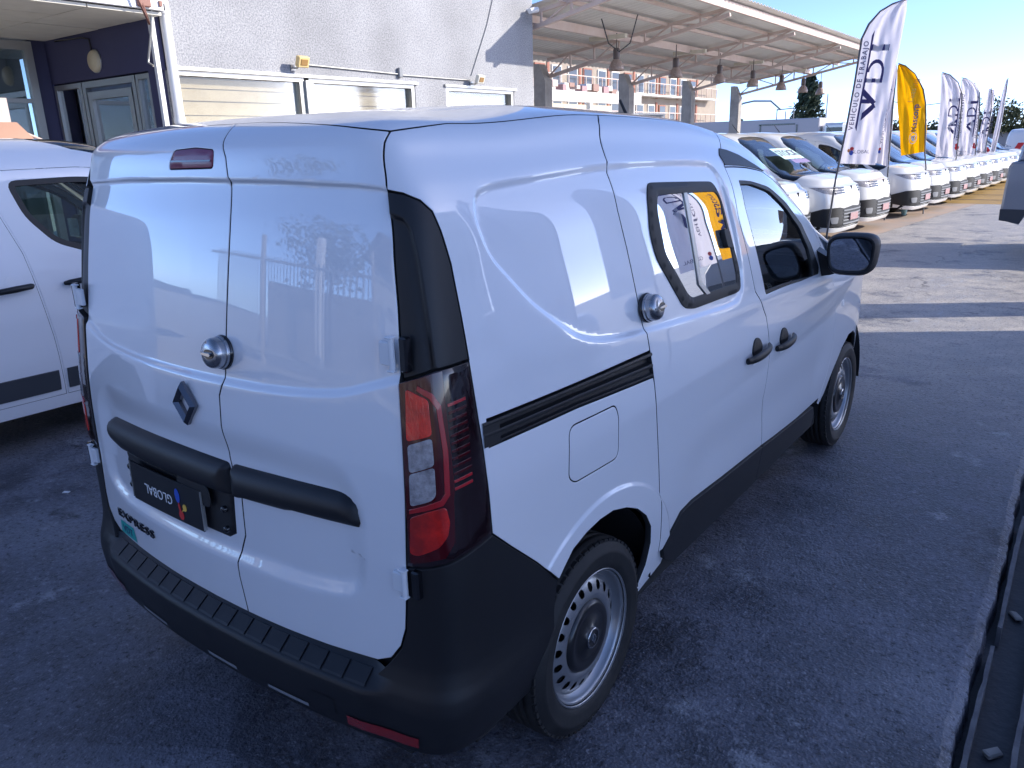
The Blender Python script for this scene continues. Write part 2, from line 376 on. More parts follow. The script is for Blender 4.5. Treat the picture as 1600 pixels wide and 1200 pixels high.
HM=V1.HM
van=thing('cargo_van','large white panel van in the foreground with double rear doors and black bumper','van')
# surface relief --------------------------------------------------
REC=[(1.133,1.634),(1.058,1.628),(1.018,1.618),(.995,1.597),(.987,1.561),(1.001,1.510),(1.029,1.463),(1.066,1.429),(1.152,1.350),(1.258,1.279),(1.341,1.230),(1.432,1.203),(1.550,1.186),(1.70,1.176),(1.992,1.160),(2.324,1.146),(2.43,1.15),(2.49,1.18),(2.505,1.25),(2.48,1.40),(2.441,1.525),(2.41,1.60),(2.36,1.633),(2.168,1.638),(1.851,1.637),(1.602,1.636),(1.300,1.637)]
REC=np.array(rnd(REC,.035,3))
def d_side(q):
    d=sdist(REC,q); r=-.011*sst(-.004,.016,d)
    a=np.hypot(q[:,0]-1.45,q[:,1]-.305); r=r+.007*sst(.47,.455,a)
    # soft lower shoulder below the waist and waist swell
    r=r+.004*np.exp(-((q[:,1]-1.12)/.03)**2)*sst(1.9,2.6,q[:,0])-.010*np.exp(-((q[:,1]-.62)/.12)**2)*sst(1.85,2.2,q[:,0])*sst(3.8,3.5,q[:,0])
    return r
BELT=np.array(smoothpoly([(-.78,1.24),(-.665,1.205),(-.587,1.185),(-.506,1.172),(-.398,1.165),(-.28,1.16),(0,1.158),(.28,1.163),(.398,1.168),(.506,1.177),(.587,1.188),(.665,1.211),(.78,1.245)],2))
LOWR=np.array(rnd([(-.63,.70),(-.50,.655),(0,.652),(.45,.665),(.60,.69),(.625,.93),(.56,1.03),(.3,1.045),(-.3,1.045),(-.56,1.05),(-.64,.98)],.09,6))
def d_rear(q):
    s=q[:,0];h=q[:,1]
    belt=np.interp(s,BELT[:,0],BELT[:,1]); crease=np.interp(s,[-.765,-.378,0,.4,.686,.765],[1.636,1.647,1.649,1.645,1.636,1.63])
    up=sst(-.004,.022,h-belt)*sst(.004,-.004,h-crease)
    r=-.0095*up
    d=sdist(LOWR,q); w=np.where(h<.80,.055,.09); r=r-.016*sst(0,1,np.clip((d+.01)/w,0,1))
    return r
ccwREC=ccw(REC)
LREC=(smoothpoly(ccwREC,1,True),[-.004,.0,.005,.010,.016],True)
LARC=([(1.45+.4625*math.cos(t),.305+.4625*math.sin(t)) for t in np.linspace(0,math.pi,60)],[-.0085,-.004,0,.004,.0085],False)
CREL=[(s_,float(np.interp(s_,[-.765,-.378,0,.4,.686,.765],[1.636,1.647,1.649,1.645,1.636,1.63]))) for s_ in np.linspace(-.765,.765,60)]
LBELT=(BELT,[-.004,.002,.008,.014,.022],False); LCRE=(CREL,[-.010,-.005,0,.005,.010],False)
LLOW=(smoothpoly(ccw(LOWR),2,True),[-.01,.008,.028,.05],True)
def pan(name,poly,m,parent,holes=(),step=.02,disp=None,gap=.0042,rim=.022,off=0.,both=True,mir=None,label=None,kids=None,bev=.0016,lines=()):
    out=[]
    for mi in ((False,True) if both else (bool(mir),)):
        g=panel_geo(V1.P,V1.N,poly,holes,step,disp,gap,rim,bev,off,mi,False,lines); o=link(name,geo_mesh(name,[g],m),parent(mi) if callable(parent) else parent)
        if label: o['label']=label
        out.append(o)
    return out
EDGE=[(.828,1.757),(.811,1.725),(.794,1.685),(.769,1.626),(.762,1.582),(.756,1.497),(.755,1.393),(.749,1.288),(.738,1.024),(.728,.786),(.717,.640),(.701,.587),(.671,.542),(.627,.521)]
EDGL=[(s_-.048*float(sst(.56,.75,h_))*float(sst(1.75,1.62,h_)),h_) for s_,h_ in EDGE]
CG=[(.146,.505),(.128,.61),(.126,.655),(.137,.70),(.156,.74),(.158,.80),(.160,.853),(.135,.92),(.126,.96),(.124,1.05),(.126,1.13),(.143,1.165),(.165,1.353),(.181,1.475),(.202,1.645),(.205,1.70),(.17,1.78),(.13,1.850)]
TOP=[(.296,1.848),(.577,1.795),(.728,1.771)]
right_door_poly=CG+TOP+EDGE+[(.467,.511),(.317,.507)]
ML=lambda P_:[(-a,b) for a,b in P_]
left_door_poly=[(.146,.505),(0,.505),(-.2,.506)]+ML([(.467,.511)])+ML(EDGL[::-1])+ML(TOP[::-1])+[(0,1.85)]+CG[::-1][:-1]
BR3=rnd([(-.068,1.722),(.050,1.727),(.148,1.720),(.136,1.677),(-.099,1.675),(-.098,1.688)],.012,3)
rdoorR=pan('rear_door',right_door_poly,M['paint'],van,step=.0125,disp=d_rear,lines=(LBELT,LCRE,LLOW),both=False,mir=False,label='right rear door with hinges on its outer edge')[0]
rdoorL=pan('rear_door',left_door_poly,M['paint'],van,holes=[BR3],step=.0125,lines=(LBELT,LCRE,LLOW),disp=d_rear,both=False,mir=False,label='left rear door carrying the diamond badge, round lock and plate')[0]
b3=pan('third_brake_light',BR3,M['brake'],rdoorL,step=.012,disp=lambda q:d_rear(q)+.004*sst(0,.012,sdist(np.array(BR3),q)),both=False,gap=.0015,rim=.02)[0]
pan('lens_band',rnd([(-.085,1.6955),(.138,1.6955),(.132,1.6915),(-.088,1.6915)],.001,1),M['lampblk'],b3,step=.02,disp=lambda q:.0048+0*q[:,0],both=False,gap=0,rim=.0)
# pillar trims and lamps
PO=[(.811,1.620),(.847,1.605),(.869,1.582),(.881,1.543),(.898,1.472),(.910,1.364),(.919,1.270)]
PCREASE=np.array([(.66,1.582),(.762,1.582),(.797,1.573),(.812,1.551),(.824,1.472),(.831,1.365),(.838,1.20)])
def d_pil(q): return -.012*sst(.0,.008,sdist(np.vstack([PCREASE,[(.6,1.2)]]),q))
LPC=(PCREASE,[-.009,-.004,0,.004],False)
for mi,ED in((False,EDGE),(True,EDGL)):
    e_=[p for p in ED if 1.25<p[1]<1.63]
    pan('pillar_trim',[e_[0]]+PO+[(.832,1.263),(e_[-1][0]+.001,1.241)]+e_[1:][::-1],M['black'],van,step=.012,disp=d_pil,off=.001,both=False,mir=mi,lines=(LPC,))
LO=[(.918,1.269),(.926,1.167),(.935,1.057),(.944,.939),(.950,.856)]
LB=[(.911,.846),(.861,.834),(.816,.824),(.770,.814),(.729,.810)]
lamps=[]
for mi,dx in((False,0),(True,-.047)):
    lamp_poly=[(.750+dx,1.240),(.832,1.264)]+LO+LB[:-1]+[(.729+dx,.810),(.739+dx,1.024)]
    lamps+=pan('tail_lamp',lamp_poly,M['lampblk'],van,step=.014,off=.002,both=False,mir=mi,disp=lambda q:.003*sst(0,.015,sdist(np.array(lamp_poly),q)))
LENS=[('lens_frame',[(.749,1.235),(.828,1.257),(.848,1.26),(.848,1.20),(.852,1.01),(.848,.975),(.848,.88),(.826,.845),(.744,.826),(.740,.95)],'lampred',.0055),
 ('brake_lens',rnd([(.765,1.225),(.812,1.203),(.813,1.129),(.756,1.114)],.008,3),'lensred',.008),
 ('reversing_lens',rnd([(.757,1.104),(.812,1.122),(.812,1.064),(.756,1.045)],.008,3),'lensclr',.008),
 ('reversing_lens',rnd([(.755,1.040),(.812,1.059),(.811,.998),(.801,.986),(.752,.968)],.008,3),'lensclr',.008),
 ('fog_lens',rnd([(.750,.939),(.790,.957),(.830,.968),(.837,.931),(.832,.899),(.813,.873),(.764,.849),(.745,.851)],.008,3),'lensred',.008),
 ('light_strip',[(.793,1.232),(.823,1.215),(.837,1.190),(.843,1.093),(.840,.996),(.825,.974),(.749,.950),(.749,.958),(.821,.985),(.831,1.0),(.834,1.093),(.829,1.184),(.816,1.207),(.790,1.224)],'lensstrip',.0085)]
for mi,lp in zip((False,True),lamps):
    for nm,pl,mm,of in LENS:
        pan(nm,pl,M[mm],lp,step=.012,gap=0,rim=.004,off=of,both=False,mir=mi,bev=.001)
    for k in range(12):
        h=1.190-k*.0165; top=k in(0,10,11)
        pan('lamp_slat',[(.853,h),(.895,h+.006),(.895,h+.0005),(.853,h-.0055)],M['lampred' if not top else 'lensstrip'],lp,step=.03,gap=0,rim=.003,off=.0062,both=False,mir=mi,bev=.0005)
# quarter panels
GAPR=[(1.735,1.792),(1.698,1.758),(1.664,1.709),(1.636,1.654),(1.625,1.617),(1.632,1.52),(1.657,1.419),(1.680,1.30),(1.700,1.20),(1.715,1.105),(1.727,1.023),(1.742,.903),(1.757,.791),(1.782,.634),(1.812,.46),(1.812,.405)]
ARCR=[(1.690,.345),(1.722,.40),(1.735,.479),(1.722,.545),(1.683,.60),(1.62,.650),(1.549,.683),(1.47,.705),(1.399,.706),(1.33,.695),(1.265,.672),(1.225,.635),(1.200,.609)]
BUMP=[(1.114,.699),(1.016,.791)]
RAIL=rnd([(.932,1.068),(1.30,1.064),(1.70,1.043),(1.728,1.036),(1.716,1.123),(1.3,1.126),(.95,1.130),(.930,1.122)],.008,2)
FLAP=rnd([(1.258,1.024),(1.49,1.021),(1.505,.99),(1.504,.862),(1.28,.864),(1.252,.885)],.03,5)
GAPN=GAPR[:GAPR.index((1.715,1.105))]+[(1.712,1.1215),(1.3,1.1255),(.956,1.129),(.956,1.068),(1.3,1.0645),(1.722,1.0445)]+GAPR[GAPR.index((1.715,1.105))+1:]
quarter_poly=GAPN+[(1.80,.352),(1.72,.322)]+ARCR+BUMP+LO[::-1]+PO[::-1]+[(.769,1.627),(.794,1.685),(.811,1.725),(.828,1.757),(1.0,1.785)]
RAILQ=[(.949,1.13),(1.3,1.126),(1.70,1.123),(1.703,1.043),(1.3,1.064),(.952,1.068)]
q=pan('quarter_panel',quarter_poly,M['paint'],van,holes=[FLAP],step=.015,lines=(LREC,LARC),disp=d_side)
fl=pan('fuel_flap',FLAP,M['paint'],lambda mi:q[1] if mi else q[0],step=.02,disp=d_side,gap=.0028,rim=.019,both=False,mir=False)
def d_rail(q):
    h=q[:,1]; lo=np.interp(q[:,0],[.93,1.3,1.7],[1.068,1.064,1.044]); t=(h-lo)/(.062)
    g=-.010*(sst(.12,.18,t)*sst(.40,.34,t))-.016*(sst(.50,.56,t)*sst(.80,.74,t)); return np.where(q[:,0]<.985,0.,g)
def rail_mesh(mi):
    ts=[0,.03,.10,.13,.17,.19,.34,.36,.40,.44,.50,.53,.57,.60,.74,.77,.82,.86,.95,1.0]; dd=[-.02,.001,.003,.0025,-.007,-.009,-.009,-.006,.0025,.0035,.0035,.0025,-.012,-.015,-.015,-.012,.001,.004,.003,-.02]
    ss=list(np.linspace(.937,.990,6))+list(np.linspace(.994,1.716,40)); V=[];N=[]
    for k,s_ in enumerate(ss):
        lo=float(np.interp(s_,[.93,1.3,1.72],[1.0685,1.0655,1.0445])); hi=float(np.interp(s_,[.93,1.3,1.712],[1.128,1.1245,1.120]))
        for t,dv in zip(ts,dd):
            if k<6: dv=max(dv,.003) if .02<t<.98 else dv
            h_=lo+(hi-lo)*t; p=V1.P(np.array(s_),np.array(h_))+V1.N(np.array(s_),np.array(h_))*dv; V.append(p)
    n=len(ts); F=[(i_*n+j_,(i_+1)*n+j_,(i_+1)*n+j_+1,i_*n+j_+1) for i_ in range(len(ss)-1) for j_ in range(n-1)]
    V=np.array(V)
    if mi: V=V*[-1,1,1]; F=[f[::-1] for f in F]
    mb=MB(); mb.add([tuple(v) for v in V],F,False); return mb.build('sliding_door_rail',M['black'],van)
rl=[rail_mesh(False),rail_mesh(True)]
# sliding doors
BG=[(2.625,1.792),(2.586,1.711),(2.538,1.659),(2.492,1.622),(2.519,1.444),(2.575,1.290),(2.612,1.165),(2.651,1.126),(2.715,1.050),(2.747,.957),(2.768,.862),(2.756,.756),(2.748,.689),(2.766,.609),(2.80,.463)]
WIN=rnd([(1.822,1.545),(1.845,1.580),(2.345,1.570),(2.396,1.506),(2.440,1.380),(2.486,1.262),(2.484,1.190),(2.437,1.183),(2.062,1.187),(1.985,1.200),(1.829,1.367),(1.806,1.439)],.03,4)
sd_poly=GAPR+[(1.843,.402),(1.90,.445),(1.967,.493),(2.054,.500),(2.336,.484)]+BG[::-1]+[(2.2,1.794)]
sd=pan('sliding_door',sd_poly,M['paint'],van,holes=[inset(WIN,.012)],step=.015,lines=(LREC,LARC),disp=d_side)
WG=rnd([(1.888,1.545),(2.350,1.538),(2.383,1.513),(2.420,1.38),(2.456,1.244),(2.450,1.215),(2.054,1.220),(2.020,1.238),(1.890,1.377),(1.872,1.504)],.02,3)
for mi,S_ in zip((False,True),sd):
    fr=pan('window_seal',WIN,M['rubber'],S_,holes=[WG],lines=((ccw(WIN),[-.012],True),),step=.014,gap=0,rim=.012,off=.004,disp=lambda q:-.011+.005*sst(0,.012,sdist(np.array(WIN),q))*sst(0,-.012,sdist(np.array(WG),q)),both=False,mir=mi)[0]
    gl=pan('window_glass',WG,M['film'],S_,step=.02,gap=0,rim=0,off=-.010,both=False,mir=mi)[0]
    pan('sliding_pane_divider',[(2.080,1.541),(2.105,1.541),(2.132,1.262),(2.195,1.216),(2.165,1.216),(2.110,1.255)],M['alu'],S_,step=.03,gap=0,rim=.004,off=-.005,both=False,mir=mi,bev=.001)
    pan('window_latch',rnd([(2.345,1.41),(2.395,1.405),(2.412,1.345),(2.362,1.35)],.012,3),M['rubber'],S_,step=.02,gap=0,rim=.016,off=.008,both=False,mir=mi)
# front doors
FT=[(2.495,1.622),(2.734,1.638),(2.943,1.648),(3.20,1.64),(3.45,1.60),(3.60,1.50),(3.68,1.36),(3.72,1.20)]
FGAP=[(3.725,1.063),(3.765,.956),(3.812,.829),(3.815,.667),(3.765,.524),(3.700,.425)]
fd_poly=FT+FGAP+[(3.296,.432),(2.945,.452),(2.80,.463)]+BG[::-1][1:-3]
FW=rnd([(2.576,1.586),(2.732,1.592),(2.937,1.587),(3.150,1.560),(3.357,1.495),(3.471,1.370),(3.53,1.225),(3.50,1.16),(3.2,1.138),(2.713,1.130),(2.704,1.181),(2.638,1.364),(2.590,1.488)],.02,3)
fd=pan('front_door',fd_poly,M['paint'],van,holes=[inset(FW,.010)],step=.0145,disp=d_side)
FG=rnd([(2.590,1.566),(2.732,1.574),(2.93,1.562),(3.130,1.520),(3.300,1.455),(3.39,1.340),(3.42,1.20),(3.40,1.157),(2.725,1.150),(2.718,1.181),(2.652,1.364),(2.604,1.488)],.015,3)
for mi,S_ in zip((False,True),fd):
    pan('window_seal',FW,M['rubber'],S_,holes=[FG],step=.016,gap=0,rim=.015,off=-.001,both=False,mir=mi)
    pan('window_glass',FG,M['glass'],S_,step=.03,gap=0,rim=0,off=-.009,both=False,mir=mi)
# sills
pan('sill_cladding',[(1.862,.392),(1.905,.437),(1.967,.487),(2.054,.494),(2.336,.478),(2.800,.457),(2.815,.285),(1.98,.285),(1.89,.34)],M['black'],van,step=.03,off=.004,gap=.001)
pan('sill_cladding',[(2.802,.457),(2.945,.446),(3.296,.426),(3.60,.405),(3.66,.35),(3.66,.285),(2.817,.285)],M['black'],van,step=.03,off=.004,gap=.001)
pan('body_sill',[(1.70,.318),(1.80,.345),(1.845,.392),(1.90,.438),(1.95,.40),(1.90,.31),(1.74,.27)],M['paint'],van,step=.03,off=-.012,gap=0)
# fenders, roof, windscreen, bonnet
ARCF=[(3.690,.40),(3.73,.38),(3.797,.42),(3.86,.49),(3.93,.548),(4.05,.62),(4.2,.665),(4.35,.655),(4.47,.61),(4.55,.54),(4.60,.44)]
fender_poly=[(3.722,1.20)]+FGAP+ARCF+[(4.72,.50),(4.84,.66),(4.80,.92),(4.70,1.03),(4.3,1.10),(4.0,1.13),(3.80,1.16)]
pan('front_wing',fender_poly,M['paint'],van,step=.02,gap=.002)
for mi in(0,1): pan('side_indicator',rnd([(3.93,.905),(3.97,.905),(3.97,.875),(3.93,.875)],.008,2),M['white'],van,step=.02,gap=0,rim=.003,off=.002,both=False,mir=mi)
WT=[(3.25,HM-.001),(3.26,2.1),(3.28,1.9),(3.34,1.78),(3.46,1.70),(3.58,1.62),(3.70,1.45),(3.76,1.25),(3.79,1.165)]
roof_half=[(0,HM-.001),(0,1.852)]+[(.13,1.850)]+TOP+[(.828,1.757),(1.0,1.785),(1.735,1.792),(2.2,1.794),(2.627,1.792)]+BG[1:4]+FT+[(3.74,1.18),(3.79,1.16)]+WT[::-1]
def d_roof(q):  # shallow pressed swages along the roof
    h=q[:,1]; s=q[:,0]; g=sst(1.0,1.15,s)*sst(3.1,2.9,s); r=0*h
    for c in (2.02,2.2,2.36): r=r-.006*np.exp(-((h-c)/.022)**2)*g
    # raised rear spoiler lip line
    return r
gs=[panel_geo(V1.P,V1.N,roof_half,(),.025,d_roof,.0008,.0,0.001,0.,mi) for mi in (False,True)]
roof=link('roof',geo_mesh('roof',gs,M['paint']),van)
ws_half=WT+[(3.82,1.165),(4.02,1.42),(4.20,1.9),(4.30,HM-.001)]
link('windscreen',geo_mesh('windscreen',[panel_geo(V1.P,V1.N,ws_half,(),.05,None,.001,0,0.001,-.003,mi) for mi in(False,True)],M['wind']),van)
hood_half=[(3.82,1.16),(4.02,1.415),(4.20,1.895),(4.31,HM-.001),(V1.L,HM-.001),(V1.L,1.03),(5.0,1.03),(4.70,1.035),(4.3,1.105),(4.0,1.135)]
link('bonnet',geo_mesh('bonnet',[panel_geo(V1.P,V1.N,hood_half,(),.05,None,.001,0.01,0.001,0,mi) for mi in(False,True)],M['paint']),van)
fas=[(4.84,.66),(4.80,.92),(4.70,1.03),(5.0,1.025),(V1.L,1.025),(V1.L,.62),(5.1,.62)]
HL=rnd([(4.78,.80),(4.74,.93),(4.95,.955),(5.22,.93),(5.24,.85),(5.0,.80)],.02,3)
fa=link('front_fascia',geo_mesh('front_fascia',[panel_geo(V1.P,V1.N,fas,[HL],.04,None,.002,.01,.001,0,mi) for mi in(False,True)],M['paint']),van)
for mi in(0,1): pan('headlight',HL,M['lensclr'],van,step=.04,both=False,mir=mi)
link('front_bumper',geo_mesh('front_bumper',[panel_geo(V1.P,V1.N,[(4.60,.44),(4.72,.50),(4.84,.655),(5.1,.615),(V1.L,.615),(V1.L,.22),(4.62,.22)],(),.04,None,.001,.01,.001,.01,mi) for mi in(False,True)],M['black']),van)
TRIM=[(2.500,1.628),(2.497,1.660),(2.540,1.688),(2.62,1.690),(2.740,1.685),(2.867,1.668),(2.98,1.656),(2.86,1.649),(2.754,1.643)]
pan('roof_corner_trim',TRIM,M['black'],van,step=.02,gap=0,rim=.003,off=.003,bev=.001)
# inner dark shell (blocks view through the panel gaps), with openings
def circ(cx,cy,r,a0=0,a1=2*math.pi,n=24): return [(cx+r*math.cos(a0+(a1-a0)*i/n),cy+r*math.sin(a0+(a1-a0)*i/n)) for i in range(n)]
inn=[(0,.40),(1.17,.40),(1.2,.62),(1.27,.70),(1.4,.74),(1.5,.74),(1.66,.67),(1.76,.52),(1.77,.30),(3.60,.30),(3.66,.42),(3.9,.58),(4.2,.70),(4.4,.69),(4.6,.56),(4.64,.30),(V1.L,.30),(V1.L,HM-.002),(0,HM-.002)]
link('inner_shell',geo_mesh('inner_shell',[panel_geo(V1.P,V1.N,inn,[inset(FW,-.004),[(3.28,1.9),(3.34,1.78),(3.46,1.70),(3.60,1.60),(3.74,1.35),(3.86,1.2),(4.05,1.45),(4.20,2.0),(4.25,2.38),(3.3,2.40)]],.05,None,0,0,0,-.026,mi) for mi in(False,True)],M['inner']),van)
# wheels ----------------------------------------------------------
def make_wheel(parent,x,y,side,name='wheel',R=.308):
    w=bpy.data.objects.new(name,None); COL.objects.link(w); w.parent=parent; KIDS.setdefault(parent,[]).append(w); w.location=(x,y,R-.003)
    if side<0: w.rotation_euler=(0,0,math.pi)
    if ('wheel',R) not in MESH:
        t=MB(); rr=R
        prof=[(.205,-.165),(.215,-.172),(.26,-.180),(rr-.02,-.172),(rr-.006,-.160),(rr,-.145)]
        for k in range(4):
            c=-.125+k*.027; prof+=[(rr,c-.004),(rr-.007,c-.003),(rr-.007,c+.003),(rr,c+.004)]
        prof+=[(rr,-.03),(rr-.004,-.016),(rr-.015,-.002),(rr-.035,.006),(.268,.011),(.262,.0095),(.235,.009),(.222,.004),(.214,-.002),(.210,-.008),(.205,-.012)]
        t.lathe(prof,ax='X',n=64)
        # shoulder tread blocks
        for k in range(64):
            a=2*math.pi*k/64; c,s_=math.cos(a),math.sin(a)
            Mx=Matrix(((1,0,0),(0,c,-s_),(0,s_,c)))
            t.box(Mx@Vector((-.012,rr-.0105,0)),(.016,.012,.021),M=Mx)
        MESH[('wheel',R)]=t.mesh('tyre',M['tyre'])
        Rm=.207
        X=PC([0,.05,.10,.112,.120,.128,.150,.168,.180,.186,.192,.199,.204,.207],[-.030,-.030,-.028,-.022,-.016,-.015,-.020,-.028,-.036,-.040,-.034,-.012,-.003,-.004])
        Pr=lambda s,h:np.stack([X(h),h*np.cos(s/.15),h*np.sin(s/.15)],-1)
        def Nr(s,h):
            e=1e-3; a=Pr(s+e,h)-Pr(s-e,h); b=Pr(s,h+e)-Pr(s,h-e); n=np.cross(b,a); n=n*np.sign(n[...,:1]+1e-9); return n/np.linalg.norm(n,axis=-1,keepdims=True)
        L=2*math.pi*.15; nh=20; holes=[]
        for k in range(nh):
            c=L*(k+.5)/nh; holes.append([(c+.0125*math.cos(a)*.15/.155,.156+.0150*math.sin(a)) for a in np.linspace(0,2*np.pi,10,endpoint=False)])
        V,F,Nn,_mi=panel_geo(Pr,Nr,[(0,.055),(L,.055),(L,Rm),(0,Rm)],holes,.0085,None,0,.006,.001)
        F=[f[::-1] for f in F]
        MESH['rim']=geo_mesh('rim',[(V,F,Nn)],M['steel'])
        MESH['rimlip']=MB().lathe([(.2075,-.004),(.2125,.002),(.2145,-.004),(.2125,-.012)],ax='X',n=64).mesh('rim_lip',M['steel'])
        c=MB().lathe([(.0,.004),(.024,.004),(.0265,.006),(.030,.006),(.033,.002),(.036,-.004),(.062,-.005),(.066,-.009),(.085,-.010),(.098,-.006),(.108,-.010),(.114,-.020),(.116,-.028)],ax='X',n=48)
        MESH['hubcap']=c.mesh('hubcap',M['cap'])
        MESH['capring']=MB().lathe([(.027,.0062),(.030,.0075),(.033,.004)],ax='X',n=40).mesh('cap_ring',M['brushed'])
        d=MB()
        for sg in(1,-1):
            P4=[(0,.020),(sg*.013,0),(0,-.020),(0,-.012),(sg*.0075,0),(0,.012)]
            d.prism([(a,b) for a,b in (P4 if sg<0 else P4[::-1])],.004,.0075,M=YZ)
        MESH['capbadge']=d.mesh('cap_badge',M['chrome'])
        MESH['hubdrum']=MB().lathe([(.0,-.055),(.175,-.055),(.195,-.06),(.2,-.16)],ax='X',n=32).mesh('brake_drum',M['inner'])
    link('tyre',MESH[('wheel',R)],w); r=link('rim',MESH['rim'],w); link('rim_lip',MESH['rimlip'],w); link('hubcap',MESH['hubcap'],w); link('cap_ring',MESH['capring'],w); link('cap_badge',MESH['capbadge'],w); link('brake_drum',MESH['hubdrum'],w)
    return w
MESH={}
for y in(.73,3.542):
    for sd_ in(1,-1): make_wheel(van,sd_*.852,y,sd_)
# wheel-arch liners and floor
for y,r in((.73,.41),(3.542,.44)):
    for sg in(1,-1):
        lin=MB(); lin.lathe([(r,.0),(r,.24)],c=(sg*.84-(.24 if sg>0 else 0),y,.30),ax='X',n=20,ang=math.pi*1.0)
        lin.lathe([(.0,.0),(r,.0)],c=(sg*.60,y,.30),ax='X',n=20,ang=math.pi); lin.build('wheel_arch_liner',M['inner'],van)
fb=MB(); fb.box((0,2.2,.30),(1.58,3.9,.12)); fb.box((0,2.15,.27),(1.60,2.1,.10)); fb.box((0,.35,.33),(1.40,.5,.12)); fb.tube([(.35,.55,.26),(.38,.3,.25),(.38,.16,.25)],.025); fb.build('underbody',M['inner'],van)
# rear bumper ------------------------------------------------------
LED=PC([.264,.288,.298,.312,.332,.373,.42,.445,.452,.458,.463,.470,.480,.490,.497,.505,.52],[-.03,.0,.022,.035,.040,.047,.053,.055,.0545,.052,.049,.040,.026,.012,.004,-.006,-.02])
COR=PC([.264,.288,.298,.312,.332,.373,.42,.46,.50,.54,.60,.70,.85],[-.03,.0,.018,.028,.033,.037,.038,.032,.018,.008,.003,.001,.001])
def d_bump(s,h):
    b=sst(.60,.70,abs(s)); fade=1-.6*sst(.85,1.18,abs(s))
    return LED(h)*(1-b)+COR(h)*b*fade
hr=[.266,.277,.288,.293,.298,.305,.312,.322,.332,.352,.373,.393,.42,.435,.445,.449,.452,.455,.458,.4605,.463,.466,.470,.475,.480,.485,.490,.494,.497,.501,.505,.511]
ssr=np.linspace(-1.185,1.185,160)
def grid_mesh(name,ss,hh,df,m):
    SS,HH=np.meshgrid(ss,hh,indexing='ij'); f=lambda a,b:V1.P(a,b)+V1.N(a,b)*df(a,b)[...,None]
    V=f(SS,HH); e=1.2e-3; dx=f(SS+e,HH)-f(SS-e,HH); dy=f(SS,HH+e)-f(SS,HH-e); N=np.cross(dx,dy); N/=np.linalg.norm(N,axis=-1,keepdims=True)
    n=len(hh); F=[(i*n+j,(i+1)*n+j,(i+1)*n+j+1,i*n+j+1) for i in range(len(ss)-1) for j in range(n-1)]
    return geo_mesh(name,[(V.reshape(-1,3),F,N.reshape(-1,3))],m)
rb=link('rear_bumper',grid_mesh('rear_bumper',ssr,hr,d_bump,M['black']),van)
for mi,ED in((False,EDGE),(True,EDGL)):
    e_=[(s_+.004,h_-.004) for s_,h_ in ED if h_<.79 and s_>.63]
    corner=[(.640,.497)]+e_[::-1]+[(e_[0][0],.806),(.770,.810),(.816,.820),(.861,.830),(.911,.842),(.950,.852),(1.016,.788),(1.114,.696),(1.198,.605),(1.185,.497)]
    pan('bumper_corner',corner,M['black'],van,step=.014,gap=.001,rim=.02,both=False,mir=mi,disp=lambda q:d_bump(np.maximum(q[:,0],.70),q[:,1]))
pf=lambda s,h:V1.P(s,h)+V1.N(s,h)*(d_bump(s,h)+.0)[...,None]
for k in range(17):
    s0=-.625+k*.0735; s1=s0+.066; ss=np.linspace(s0,s1,5); vs=[];fs=[]
    for a in ss:
        base=V1.P(np.array(a),np.array(.47)); n=V1.N(np.array(a),np.array(.47)); bow=.004*math.sin((a-s0)/(s1-s0)*math.pi)
        for d_,z in((.003,.4975),(.006,.5000),(.040-bow*.2,.4740),(.0445-bow*.2,.4690)): p=base+n*d_; vs.append((p[0],p[1],z))
    for i in range(4):
        for j in range(3): fs.append((i*4+j,i*4+j+1,(i+1)*4+j+1,(i+1)*4+j))
    fs+= [(0,3,2,1),(16,17,18,19)]
    MB().add(vs,fs).build('step_pad',M['black'],rb)
for a,b in((-.72,-.55),(-.42,-.26),(-.02,.12),(.26,.42)):
    link('bumper_slot',grid_mesh('bumper_slot',np.linspace(a,b,8),[.330,.335,.343],lambda s,h:d_bump(s,h)+.002,M['grey']),rb)
for mi in(1,-1):
    g=grid_mesh('rear_reflector',np.linspace(.56,.77,10)*1.0 if mi>0 else np.linspace(-.77,-.56,10),[.330,.335,.358,.363],lambda s,h:d_bump(s,h)+.003,M['reflector']); link('rear_reflector',g,rb)
link('towing_cover',grid_mesh('towing_cover',np.linspace(.44,.52,8),[.345,.36,.385,.40],lambda s,h:d_bump(s,h)+.0015,M['black']),rb)
# hinges -----------------------------------------------------------
for sg in(1,-1):
    for z,hh_ in((1.298,.075),(.772,.070)):
        s_=.735 if z>1 else .722
        p=V1.P(np.array(s_),np.array(z)); n=V1.N(np.array(s_),np.array(z)); b=MB(); x=sg*(p[0]+.004); y=p[1]-.012
        b.box((x-sg*.014,y+.004,p[2]),(.034,.014,hh_*.72),bev=.003); b.tube([(x+sg*.006,y+.001,p[2]-hh_/2),(x+sg*.006,y+.001,p[2]+hh_/2)],.0075,10)
        for dz in(-.5,.5): b.box((x+sg*.003,y+.001,p[2]+dz*hh_),(.022,.017,.005),bev=.002)
        h_=b.build('door_hinge',M['hinge'],van)
        c=MB(); c.box((x+sg*.032,y+.016,p[2]),(.022,.022,hh_*1.05),bev=.004); c.build('hinge_bracket',M['blackg'],h_)
